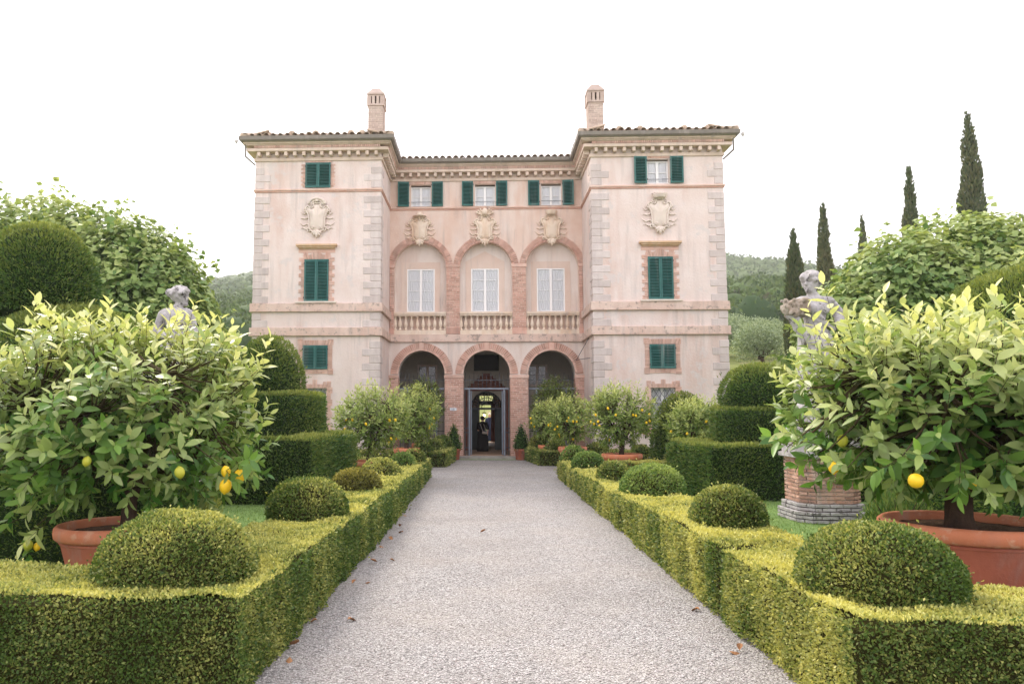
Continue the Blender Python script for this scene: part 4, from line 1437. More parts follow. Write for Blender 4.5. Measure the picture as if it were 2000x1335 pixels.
# ------------------------------------------------------------------ two people in the doorway
def person_base(name, label, x, y, z, h):
    return thing(name, label, 'person', (x, y, z))
pw = person_base('person', 'person in a long black dress with a pale bag, seen from behind in the doorway', -.06, 35.3, .12, 1.6)
s = 1.56 / 1.7
G = lambda a, b, c: (-.06 + a * s, 35.3 + b * s, .12 + c * s)
body = [('c', G(-.09, 0, .06), .05, G(-.09, .02, .48), .06), ('c', G(-.09, .02, .48), .06, G(-.08, 0, .9), .085), ('c', G(.09, -.04, .06), .05, G(.09, 0, .48), .06), ('c', G(.09, 0, .48), .06, G(.08, 0, .9), .085),
        ('c', G(-.09, 0, .04), .04, G(-.09, .14, .03), .035), ('c', G(.09, -.04, .04), .04, G(.09, .10, .03), .035), ('c', G(0, 0, .92), .14, G(0, 0, 1.32), .14), ('c', G(-.15, 0, 1.38), .06, G(.15, 0, 1.38), .06), ('c', G(0, 0, 1.4), .05, G(0, 0, 1.54), .05),
        ('c', G(-.19, 0, 1.36), .05, G(-.25, .02, 1.10), .042), ('c', G(-.25, .02, 1.10), .04, G(-.16, .14, .96), .034), ('c', G(.19, 0, 1.36), .05, G(.27, 0, 1.10), .042), ('c', G(.27, 0, 1.10), .04, G(.24, -.06, .88), .034)]
for k in range(4):
    body += [('c', G(-.16 + .014 * k, .15, .955 - .012 * k), .010, G(-.12 + .014 * k, .20, .93 - .016 * k), .009), ('c', G(.23 + .012 * k, -.075, .86), .010, G(.225 + .012 * k, -.08, .78 + .012 * (k % 2)), .009)]
body += [('c', G(.22, -.04, .88), .011, G(.19, -.04, .83), .010), ('c', G(-.14, .12, .97), .011, G(-.11, .13, 1.0), .010)]
body += head_prims(G(0, .02, 1.60), .095, (.15, 1, 0))
blob('body', body, 'skin', pw, .018, 1)
dr = [('c', G(0, 0, .98), .17, G(0, 0, .12), .25), ('c', G(-.06, 0, .9), .17, G(-.10, 0, .12), .20), ('c', G(.06, 0, .9), .17, G(.10, 0, .12), .20), ('c', G(0, 0, 1.0), .155, G(0, 0, 1.34), .155), ('c', G(-.16, 0, 1.37), .075, G(.16, 0, 1.37), .075),
      ('c', G(-.19, 0, 1.36), .07, G(-.25, .02, 1.12), .06), ('c', G(.19, 0, 1.36), .07, G(.27, 0, 1.12), .06)]
blob('dress', dr, 'black_cloth', pw, .02, 2, .003)
blob('hair', hair_prims(G(0, .0, 1.62), .1, (.15, 1, 0), True, 2), 'dark_hair', pw, .02, 1)
blob('bag', [('c', G(.02, -.26, .93), .05, G(.18, -.24, .91), .05), ('c', G(.02, -.25, .97), .012, G(-.12, -.20, 1.36), .012), ('c', G(.2, -.22, .95), .012, G(.05, -.2, 1.36), .012)], 'bag_cloth', pw, .012, 1)

pm_ = person_base('person', 'white haired person in a navy jacket, far off beyond the passage', .36, 47.6, .0, 1.7)
G2 = lambda a, b, c: (.36 + a, 47.6 + b, c)
blob('body', [('c', G2(-.1, 0, .06), .05, G2(-.1, 0, .9), .09), ('c', G2(.1, 0, .06), .05, G2(.1, 0, .9), .09), ('c', G2(-.1, 0, .04), .045, G2(-.1, -.16, .035), .04), ('c', G2(.1, 0, .04), .045, G2(.1, -.16, .035), .04), ('c', G2(0, 0, .95), .15, G2(0, 0, 1.42), .15),
              ('c', G2(0, 0, 1.45), .055, G2(0, 0, 1.56), .055), ('c', G2(-.2, 0, 1.42), .06, G2(-.27, 0, 1.12), .05), ('c', G2(-.27, 0, 1.12), .045, G2(-.16, -.2, 1.0), .04), ('c', G2(.2, 0, 1.42), .06, G2(.27, 0, 1.12), .05), ('c', G2(.27, 0, 1.12), .045, G2(.25, -.08, .86), .04)] + head_prims(G2(0, -.02, 1.66), .1, (-.7, -.7, 0)), 'skin', pm_, .02, 1)
blob('jacket', [('c', G2(0, 0, .88), .18, G2(0, 0, 1.42), .17), ('c', G2(-.18, 0, 1.44), .085, G2(.18, 0, 1.44), .085), ('c', G2(-.2, 0, 1.42), .08, G2(-.27, 0, 1.12), .07), ('c', G2(-.27, 0, 1.12), .065, G2(-.18, -.17, 1.02), .06), ('c', G2(.2, 0, 1.42), .08, G2(.27, 0, 1.12), .07), ('c', G2(.27, 0, 1.12), .065, G2(.25, -.06, .92), .06)], 'navy_cloth', pm_, .025, 1)
blob('trousers', [('c', G2(-.1, 0, .1), .08, G2(-.09, 0, .9), .12), ('c', G2(.1, 0, .1), .08, G2(.09, 0, .9), .12)], 'navy_cloth', pm_, .025, 1)
blob('hair', hair_prims(G2(0, 0, 1.69), .1, (-.7, -.7, 0), False, 4), 'white_hair', pm_, .02, 1)
# lit lantern hanging in the passage
lm = thing('hanging_lantern', 'small lit glass lantern hanging in the dark passage', 'lantern', (.02, 43.2, 1.62))
MB().tube([(.02, 43.2, 3.2), (.02, 43.2, 1.86)], .008, 5).build('chain', 'iron', lm)
MB().lathe([(.02, .26), (.13, .22), (.14, .20), (.02, .20)], (.02, 43.2, 1.62), 12).build('cap', 'iron', lm)
m_, nd_, lk_ = new_mat('lamp_light')
em_ = nd_.new('ShaderNodeEmission'); em_.inputs[0].default_value = (1, .72, .38, 1); em_.inputs[1].default_value = 3.0
lk_.new(em_.outputs[0], nd_.new('ShaderNodeOutputMaterial').inputs['Surface'])
MB().ball((.02, 43.2, 1.70), (.07, .07, .09), 10, 8).build('bulb', 'lamp_light', lm, True)
MB().lathe([(.02, .02), (.09, .04), (.06, .0), (.02, -.05)], (.02, 43.2, 1.54), 12).build('base', 'iron', lm)

# ------------------------------------------------------------------ clipped box and yew
def in_poly(p, poly):
    x, y = p[:, 0], p[:, 1]
    c = np.zeros(len(p), bool)
    n = len(poly)
    for i in range(n):
        (x0, y0), (x1, y1) = poly[i], poly[i - 1]
        hit = ((y0 > y) != (y1 > y)) & (x < (x1 - x0) * (y - y0) / ((y1 - y0) or 1e-9) + x0)
        c ^= hit
    return c

def sample_prism(poly, z0, ztop, dens, edge=.06):
    """points and outward normals on the sides and top of a clipped block"""
    P, N = [], []
    k = len(poly)
    area = sum(poly[i][0] * poly[(i + 1) % k][1] - poly[(i + 1) % k][0] * poly[i][1] for i in range(k)) / 2
    sg = 1 if area > 0 else -1
    for i in range(k):
        a, b = np.array(poly[i], float), np.array(poly[(i + 1) % k], float)
        d = b - a; L = np.hypot(*d); d /= L
        nn = np.array([d[1], -d[0]]) * sg
        hgt = ztop(*((a + b) / 2)) - z0
        n = int(dens * L * hgt)
        t = RNG.random(n)
        xy = a + d * (L * t)[:, None]
        zt = ztop(xy[:, 0], xy[:, 1])
        z = z0 + (zt - z0) * RNG.random(n)
        e = np.clip((z - (zt - edge)) / edge, 0, 1) ** 2 * edge * .6
        xy = xy - nn * e[:, None]
        P.append(np.c_[xy, z]); N.append(np.tile([nn[0], nn[1], 0.], (n, 1)))
    q = np.array(poly)
    lo, hi = q.min(0), q.max(0)
    n = int(dens * (hi - lo).prod())
    xy = lo + (hi - lo) * RNG.random((n, 2))
    xy = xy[in_poly(xy, poly)]
    P.append(np.c_[xy, ztop(xy[:, 0], xy[:, 1])]); N.append(np.tile([0, 0, 1.], (len(xy), 1)))
    return np.concatenate(P), np.concatenate(N)

def sample_rev(prof, c, dens):
    P, N = [], []
    for (r0, z0), (r1, z1) in zip(prof, prof[1:]):
        sl = math.hypot(r1 - r0, z1 - z0)
        n = RNG.poisson(dens * math.pi * (r0 + r1) * sl)
        t = RNG.random(n); a = RNG.uniform(0, 2 * math.pi, n)
        r = r0 + (r1 - r0) * t
        P.append(np.c_[c[0] + r * np.cos(a), c[1] + r * np.sin(a), c[2] + z0 + (z1 - z0) * t])
        nr, nz = (z1 - z0) / sl, -(r1 - r0) / sl
        N.append(np.c_[nr * np.cos(a), nr * np.sin(a), np.full(n, nz)])
    return np.concatenate(P), np.concatenate(N)

def thin(P, N, L0, Lfn):
    """fewer, larger leaves with distance; sparse on faces turned away or outside the picture"""
    v = CAM - P
    d = np.linalg.norm(v, axis=1)
    L = Lfn(d)
    keep = (L0 / L) ** 2
    fac = (N * v).sum(1) / d
    keep = np.where(fac < -.12, keep * .22, keep)
    keep = np.where((P[:, 0] / np.maximum(P[:, 1], .1) < -.74) | (P[:, 0] / np.maximum(P[:, 1], .1) > .84) | (P[:, 1] < 3.2), keep * .12, keep)
    m = RNG.random(len(P)) < keep
    return P[m], N[m], L[m]

def foliage(root, P, N, L, mat, aspect=.6, a=(.55, .75, .35), amp=.012, wsc=7., age=None, lift=.12, bare=False):
    if bare:
        keep = (wob(P, 5.3) + .5 * wob(P, 13.) < 1.55) | (RNG.random(len(P)) < .35)
        P, N, L = P[keep], N[keep], L[keep]
        age = age[keep] if age is not None else None
    stray = (RNG.random(len(P)) < .012) * RNG.uniform(.5, 2.2, len(P)) * L
    P = P + N * (amp * wob(P, wsc) + amp * .8 * wob(P, wsc * .33) + stray + RNG.uniform(-.7, .5, len(P)) * L * .8)[:, None]
    D = nrm(N * a[0] + rdir(len(P)) * a[1] + np.array([0, 0, a[2]]))
    S = nrm(np.cross(D, rdir(len(P))))
    L = L * RNG.uniform(.7, 1.25, len(P))
    V, F = leaf_quads(P, D, S, L, L * aspect, lift)
    ag = np.clip(age if age is not None else np.zeros(len(P)), 0, 1)
    return link_np('foliage', V, F, mat, root, np.repeat(ag, 4))

LBOX = lambda d: .0265 * np.maximum(d / 6.2, 1.) ** .62
LYEW = lambda d: .060 * np.maximum(d / 12., 1.) ** .6

def box_age_shade(P, N, top=.62, side=.10):
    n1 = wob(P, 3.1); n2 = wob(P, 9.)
    return np.clip(side * np.where(N[:, 1] < -.5, .35, 1.) + (top - side) * np.clip(N[:, 2], 0, 1) + .28 * n1 + .18 * n2 + RNG.normal(0, .22, len(P)), 0, 1)  # new growth on top; camera-facing sides coloured darker to stand for shade

def hedge(name, label, poly, ztop, loc, mat='box_leaf', group='low clipped box hedges', top=.62, side=.10):
    root = thing(name, label, 'hedge', loc, group)
    cen = np.mean(poly, 0)
    P, N = sample_prism(poly, 0.02, ztop, 7600)
    P, N, L = thin(P, N, .0265, LBOX)
    foliage(root, P, N, L, mat, .6, amp=.026, age=box_age_shade(P, N, top, side), bare=True)
    # twiggy inside: the same block a little smaller
    k = len(poly)
    area = sum(poly[i][0] * poly[(i + 1) % k][1] - poly[(i + 1) % k][0] * poly[i][1] for i in range(k))
    sg = 1 if area > 0 else -1
    ins = []
    for i in range(k):
        p0, p1, p2 = (np.array(poly[j % k], float) for j in (i - 1, i, i + 1))
        d1, d2 = nrm(p1 - p0), nrm(p2 - p1)
        n1, n2 = np.array([d1[1], -d1[0]]) * sg, np.array([d2[1], -d2[0]]) * sg
        m = n1 + n2; m /= max(.35, np.linalg.norm(m))
        ins.append(p1 - m * .045 / max(.5, m @ n1))
    mb = MB()
    pts = [(p[0], p[1]) for p in ins]
    n = len(pts)
    mb.add([(x, y, 0.) for x, y in pts] + [(x, y, float(ztop(x, y)) - .085) for x, y in pts],
           [tuple(range(n, 2 * n))] + [(i, (i + 1) % n, n + (i + 1) % n, n + i) for i in range(n)])
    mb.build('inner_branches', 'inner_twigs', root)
    return root

def dome_prof(R, H, n=12, p=.82, foot=.94):
    return [(R * foot, 0.)] + [(R * max(0., math.cos(t)) ** p, H * (.12 + .88 * math.sin(t))) for t in np.linspace(.02, math.pi / 2, n)]

def dome(x, y, r, z, h, label, mat='box_leaf', group=None, top=.35, side=.05):
    root = thing('box_dome', label, 'topiary', (x, y, z), group)
    pr = dome_prof(r, h)
    P, N = sample_rev(pr, (x, y, z), 9400)
    P, N, L = thin(P, N, .0265, LBOX)
    foliage(root, P, N, L, mat, .62, amp=.014, wsc=11, age=box_age_shade(P, N, top, side), bare=True)
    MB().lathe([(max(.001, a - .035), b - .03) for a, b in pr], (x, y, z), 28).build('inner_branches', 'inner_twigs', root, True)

def zt_left(x, y):
    return .70 - .0105 * (np.asarray(y, float) - 5.5) + .010 * np.sin(np.asarray(y, float) * 1.7) + .006 * np.sin(np.asarray(x, float) * 3.)
def zt_right(x, y):
    y = np.asarray(y, float)
    step = .035 * ((y > 7.6) & (y < 11.9)) - .03 * (y > 11.9) + .03 * (y < 6.6)
    return .685 - .0095 * (y - 5.5) + step + .010 * np.sin(y * 2.1)

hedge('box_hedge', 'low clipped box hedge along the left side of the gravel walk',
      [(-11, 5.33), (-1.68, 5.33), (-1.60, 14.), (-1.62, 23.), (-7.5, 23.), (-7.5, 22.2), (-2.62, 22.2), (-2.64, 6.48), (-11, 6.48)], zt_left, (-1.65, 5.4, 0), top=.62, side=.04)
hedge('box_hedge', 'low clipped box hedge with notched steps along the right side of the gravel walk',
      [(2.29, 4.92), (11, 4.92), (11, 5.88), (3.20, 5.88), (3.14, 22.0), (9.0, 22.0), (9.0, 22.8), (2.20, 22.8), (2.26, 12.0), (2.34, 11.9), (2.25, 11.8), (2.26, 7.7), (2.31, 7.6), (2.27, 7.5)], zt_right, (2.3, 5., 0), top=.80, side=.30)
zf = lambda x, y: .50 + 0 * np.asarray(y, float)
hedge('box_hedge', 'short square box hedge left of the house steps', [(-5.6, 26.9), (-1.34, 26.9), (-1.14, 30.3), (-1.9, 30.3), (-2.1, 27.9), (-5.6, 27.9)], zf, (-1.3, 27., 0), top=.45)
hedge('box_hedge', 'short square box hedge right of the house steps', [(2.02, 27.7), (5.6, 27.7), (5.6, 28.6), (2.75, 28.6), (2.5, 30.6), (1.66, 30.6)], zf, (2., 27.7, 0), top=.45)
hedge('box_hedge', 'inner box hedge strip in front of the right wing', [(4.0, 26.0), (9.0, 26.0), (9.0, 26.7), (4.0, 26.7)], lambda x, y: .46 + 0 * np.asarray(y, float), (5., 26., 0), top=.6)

DL, DR = 'domes clipped on the left hedge', 'domes clipped on the right hedge'
ordn = ['nearest, largest', 'second', 'third', 'fourth', 'fifth', 'farthest']
for i, (x, y, r, z, h) in enumerate([(-2.46, 6.14, .62, .66, .52), (-2.27, 9.83, .51, .62, .50), (-2.24, 13.4, .43, .59, .37), (-2.22, 16.5, .41, .56, .39), (-2.08, 19.6, .34, .53, .36), (-1.99, 21.9, .31, .50, .37)]):
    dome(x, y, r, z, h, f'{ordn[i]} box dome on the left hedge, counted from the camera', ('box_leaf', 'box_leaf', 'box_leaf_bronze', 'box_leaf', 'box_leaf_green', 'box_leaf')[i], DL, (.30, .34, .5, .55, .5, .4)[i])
for i, (x, y, r, z, h) in enumerate([(2.88, 5.79, .55, .66, .50), (2.81, 9.05, .42, .65, .46), (2.83, 13.1, .52, .58, .49), (2.65, 15.9, .33, .56, .38), (2.65, 19.7, .39, .53, .39), (2.60, 22.4, .36, .50, .44)]):
    dome(x, y, r, z, h, f'{ordn[i]} box dome on the right hedge, counted from the camera', ('box_leaf', 'box_leaf', 'box_leaf_green', 'box_leaf', 'box_leaf_green', 'box_leaf_green')[i], DR, (.30, .30, .5, .3, .5, .4)[i])
for (x, y, r, h, l) in [(-2.19, 27.4, .33, .36, 'front small box dome on the short hedge left of the steps'), (-1.86, 28.3, .33, .42, 'second small box dome on the short hedge left of the steps'),
                        (-1.72, 29.1, .27, .42, 'third small box dome on the short hedge left of the steps'), (-1.62, 30.0, .40, .52, 'tallest rear box dome on the short hedge left of the steps'),
                        (2.62, 28.2, .38, .42, 'front small box dome on the short hedge right of the steps'), (2.35, 29.2, .32, .46, 'middle small box dome on the short hedge right of the steps'), (2.12, 30.1, .34, .52, 'rear box dome on the short hedge right of the steps')]:
    dome(x, y, r, .46, h, l, 'box_leaf', 'small domes by the house steps', .3)
for (x, y, r, z, h, l) in [(3.95, 27.0, .40, .42, .42, 'box dome behind the middle lemon pot on the right'), (5.35, 26.4, .32, .44, .36, 'small box dome at the foot of the right wing'), (5.75, 23.0, .42, .30, .55, 'box dome tucked beside the right yew block')]:
    dome(x, y, r, z, h, l, 'box_leaf', 'domes by the right wing', .4)

# ---- yew topiary
def yew_age_toplight(P, N):
    return np.clip(.06 + .38 * np.clip(N[:, 2], 0, 1) ** 1.3 + .12 * wob(P, 2.3) + RNG.normal(0, .13, len(P)), 0, 1)  # upward faces coloured lighter to stand for light from above

def yew_part(root, P, N, aspect=.34):
    P, N, L = thin(P, N, .060, LYEW)
    return foliage(root, P, N, L, 'yew_leaf', aspect, (.75, .55, .30), .03, 4., yew_age_toplight(P, N), .05, bare=True)

def yew_block(root, poly, z0, z1, dens=2500):
    zf_ = lambda x, y: z1 + 0 * np.asarray(x, float)
    P, N = sample_prism(poly, z0 + .02, zf_, dens, .12)
    yew_part(root, P, N)
    c = np.mean(poly, 0)
    q = [(c[0] + (p[0] - c[0]) * (1 - .07 / max(.3, abs(p[0] - c[0]))), c[1] + (p[1] - c[1]) * (1 - .07 / max(.3, abs(p[1] - c[1])))) for p in poly]
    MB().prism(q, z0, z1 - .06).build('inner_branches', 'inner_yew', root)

def yew_rev(root, prof, c):
    P, N = sample_rev(prof, c, 2500)
    yew_part(root, P, N)
    MB().lathe([(max(.001, r - .07), z - .04) for r, z in prof], c, 30).build('inner_branches', 'inner_yew', root, True)

t = thing('yew_topiary', 'three tiered yew topiary with a tall bell top, left of the walk before the house', 'topiary', (-5., 16.3, 0))
yew_block(t, [(-8.2, 16.2), (-3.66, 16.2), (-3.26, 19.3), (-8.2, 19.3)], 0, 1.40)
yew_rev(t, [(1.20, 0), (1.22, .1), (1.23, .5), (1.22, .93), (1.17, .985), (.7, 1.0), (0, 1.0)], (-5.02, 17.9, 1.38))
yew_rev(t, [(.78, 0), (.84, .15), (.83, .45), (.76, .75), (.62, 1.02), (.42, 1.24), (.2, 1.38), (0, 1.42)], (-5.14, 17.9, 2.34))
t = thing('yew_topiary', 'three tiered yew topiary with a round dome top, beside the right wing', 'topiary', (6.6, 17.4, 0))
yew_block(t, [(5.04, 17.3), (8.8, 17.3), (8.6, 20.4), (4.62, 19.4)], 0, 1.21)
yew_rev(t, [(1.04, 0), (1.06, .1), (1.07, .5), (1.06, .78), (1.01, .84), (.6, .85), (0, .85)], (6.6, 18.6, 1.19))
yew_rev(t, [(.80, 0), (.87, .14), (.88, .34), (.82, .58), (.68, .80), (.48, .96), (.24, 1.05), (0, 1.07)], (6.62, 18.6, 2.02))
t = thing('yew_topiary', 'huge dark yew topiary with stacked domes at the left edge', 'topiary', (-6.8, 11., 0))
yew_block(t, [(-12.5, 9.9), (-4.45, 9.9), (-4.7, 13.4), (-12.5, 13.4)], 0, 1.9, 1300)
yew_rev(t, [(1.30, 0), (1.36, .3), (1.35, .8), (1.24, 1.1), (1.0, 1.42), (.7, 1.62), (.3, 1.72), (0, 1.74)], (-6.46, 11.7, 1.86))
yew_rev(t, [(.70, 0), (.80, .2), (.84, .5), (.80, .8), (.68, 1.06), (.5, 1.26), (.26, 1.38), (0, 1.42)], (-7.05, 11.7, 3.52))
t = thing('yew_topiary', 'broad dark yew dome at the right edge behind the lemon tree', 'topiary', (8.4, 11., 0))
yew_block(t, [(6.75, 10.2), (13., 10.2), (13., 13.4), (6.9, 13.4)], 0, 1.7, 1300)
yew_rev(t, [(1.60, 0), (1.70, .4), (1.70, 1.0), (1.58, 1.5), (1.35, 1.95), (1.0, 2.28), (.55, 2.48), (0, 2.56)], (8.42, 11.8, 1.60))
for (x, lab) in ((6.42, 'bullet shaped yew in front of the right wing'), (-6.1, 'bullet shaped yew in front of the left wing, mostly hidden')):
    t = thing('yew_topiary', lab, 'topiary', (x, 25., 0))
    yew_rev(t, [(.90, 0), (.98, .3), (.98, .8), (.90, 1.4), (.74, 1.9), (.5, 2.28), (.24, 2.46), (0, 2.5)], (x, 25., 0.02))

def cone_pot(x, lab, lab2):
    y = 31.05
    p = thing('terracotta_pot', lab2, 'pot', (x, y, .004), 'small pots by the steps')
    MB().lathe([(.20, 0), (.22, .02), (.25, .36), (.29, .37), (.295, .44), (.26, .445), (.24, .40), (0.001, .40)], (x, y, .004), 24).build('body', 'terracotta', p, True)
    t = thing('box_cone', lab, 'topiary', (x, y, .40), 'box cones by the doorway')
    pr = [(.26, 0), (.30, .06), (.29, .2), (.21, .55), (.10, .85), (.02, 1.0), (0, 1.01)]
    P, N = sample_rev(pr, (x, y, .42), 4000)
    P, N, L = thin(P, N, .0265, LBOX)
    foliage(t, P, N, L, 'yew_leaf', .6, amp=.008, age=box_age_shade(P, N, .25, .02))
    MB().lathe([(max(.001, a - .03), b) for a, b in pr], (x, y, .40), 16).build('inner_branches', 'inner_yew', t, True)
cone_pot(-1.22, 'small pointed box cone left of the doorway', 'small terracotta pot holding the box cone left of the doorway')
cone_pot(1.50, 'small pointed box cone right of the doorway', 'small terracotta pot holding the box cone right of the doorway')

# ---- loose feathery yew shrubs by the pedestals
def feather_shrub(x, y, r, h, lab, age0):
    t = thing('yew_shrub', lab, 'shrub', (x, y, 0))
    n = 5200
    d = rdir(n); d[:, 2] = np.abs(d[:, 2])
    P = np.array([x, y, .04]) + d * np.array([r, r, h]) * (RNG.random(n) ** .33)[:, None] * (.86 + .14 * wob(d * 2, 3.))[:, None]
    N = nrm(d * .7 + np.array([0, 0, .6]))
    L = np.full(n, .085)
    foliage(t, P, N, L, 'yew_leaf', .2, (.9, .35, .3), .0, 4., np.clip(age0 + RNG.normal(0, .2, n), 0, 1), .05)
    mb = MB()
    for k in range(9):
        a = k * .7
        mb.tube([(x, y, 0), (x + .3 * r * math.cos(a), y + .3 * r * math.sin(a), .4 * h), (x + .7 * r * math.cos(a), y + .7 * r * math.sin(a), .8 * h)], [.018, .012, .004], 5)
    mb.build('stems', 'bark', t)
feather_shrub(-4.75, 12.6, .45, 1.05, 'loose yellow green shrub at the foot of the left pedestal', .75)
feather_shrub(6.05, 11.6, .62, .92, 'loose dark green shrub beside the right pedestal', .12)

# ------------------------------------------------------------------ potted lemon trees
def pot(x, y, z, r, h, lab, group=None):
    p = thing('terracotta_pot', lab, 'pot', (x, y, z), group)
    pr = [(.70 * r, 0), (.735 * r, .012 * h), (.74 * r, .05 * h), (.69 * r, .09 * h), (.72 * r, .18 * h), (.80 * r, .45 * h), (.87 * r, .70 * h), (.88 * r, .715 * h), (.905 * r, .74 * h), (.885 * r, .775 * h), (.88 * r, .80 * h)]
    MB().lathe(pr, (x, y, z), 56).build('body', 'terracotta', p, True)
    rim = [(.875 * r, .775 * h), (.95 * r, .78 * h), (.985 * r, .81 * h), (1.0 * r, .89 * h), (.99 * r, .96 * h), (.955 * r, .995 * h), (.92 * r, 1.0 * h), (.885 * r, .98 * h), (.87 * r, .86 * h)]
    MB().lathe(rim, (x, y, z), 56, False).build('rim', 'terracotta_rim', p, True)
    sm = MB()
    k = 40
    sm.v.append((x, y, z + .88 * h))
    for (q, dz) in ((.5, .0), (.875, -.015)):
        for j in range(k):
            a = 2 * math.pi * j / k
            sm.v.append((x + q * r * math.cos(a), y + q * r * math.sin(a), z + .88 * h + dz + random.uniform(-.012, .012)))
    for j in range(k):
        j2 = (j + 1) % k
        sm.f += [(0, 1 + j, 1 + j2), (1 + j, 1 + k + j, 1 + k + j2, 1 + j2)]
    sm.build('soil', 'soil', p, True)
    return p

def bez(a, b, c, n=7):
    a, b, c = map(Vector, (a, b, c))
    return [a * (1 - t) ** 2 + b * 2 * t * (1 - t) + c * t * t for t in [i / n for i in range(n + 1)]]

lemon_me = {}
def lemon_mesh(k):
    if k not in lemon_me:
        pr = [(.001, -.56), (.05, -.55), (.10, -.50), (.22, -.42), (.34, -.28), (.40, -.08), (.40, .10), (.33, .30), (.2, .43), (.08, .48), (.03, .52), (.001, .52)]
        if k[1] == 'round':
            pr = [(.001, -.44), (.06, -.45), (.20, -.40), (.36, -.26), (.43, -.05), (.42, .14), (.32, .32), (.15, .42), (.001, .44)]
        lemon_me[k] = MB().lathe([(a * .13, b * .13) for a, b in pr], n=18).mesh('lemon', k[0], True)
    return lemon_me[k]

leaf_obj_me = {}
def leaf_meshes(matname, tpl_kind):
    key = (matname, tpl_kind)
    if key not in leaf_obj_me:
        out = []
        for age in (.05, .3, .55, .85):
            row = []
            for c, f in ((.06, .2), (.16, .26), (.28, .16)):
                tp = leaf_template(c, f) if tpl_kind == 'lemon' else leaf_template(c + .08, f * .8, (0, 1., .86, .46, 0))
                row.append(np_mesh('leaf', tp[0], tp[1], matname, np.full(len(tp[0]), age), True))
            out.append(row)
        leaf_obj_me[key] = out
    return leaf_obj_me[key]

def split_leaves(root, P, D, U, L, W, age, matname, tpl_kind, tpl, n_obj, score):
    """the n_obj leaves that show largest become objects of their own, the rest one mass"""
    order = np.argsort(-score)
    big, rest = order[:n_obj], order[n_obj:]
    tm = HEART_LOW if tpl_kind == 'heart' else tpl
    V, F = leaf_mass(P[rest], D[rest], U[rest], L[rest], W[rest], tm)
    link_np('foliage', V, F, matname, root, np.repeat(age[rest], len(tm[0])), smooth=True)
    if n_obj:
        mm = leaf_meshes(matname, tpl_kind)
        S = nrm(np.cross(D, U)); U2 = np.cross(S, D)
        for i in big:
            a = min(3, max(0, int(np.digitize(age[i], (.17, .42, .7)))))
            o = bpy.data.objects.new('leaf', random.choice(mm[a]))
            COL.objects.link(o)
            o.parent = root
            o.matrix_parent_inverse = Matrix.Translation(-WL[root])
            s, d, u = S[i] * W[i], D[i] * L[i], U2[i] * L[i]
            o.matrix_basis = Matrix(((s[0], d[0], u[0], P[i, 0]), (s[1], d[1], u[1], P[i, 1]), (s[2], d[2], u[2], P[i, 2]), (0, 0, 0, 1)))

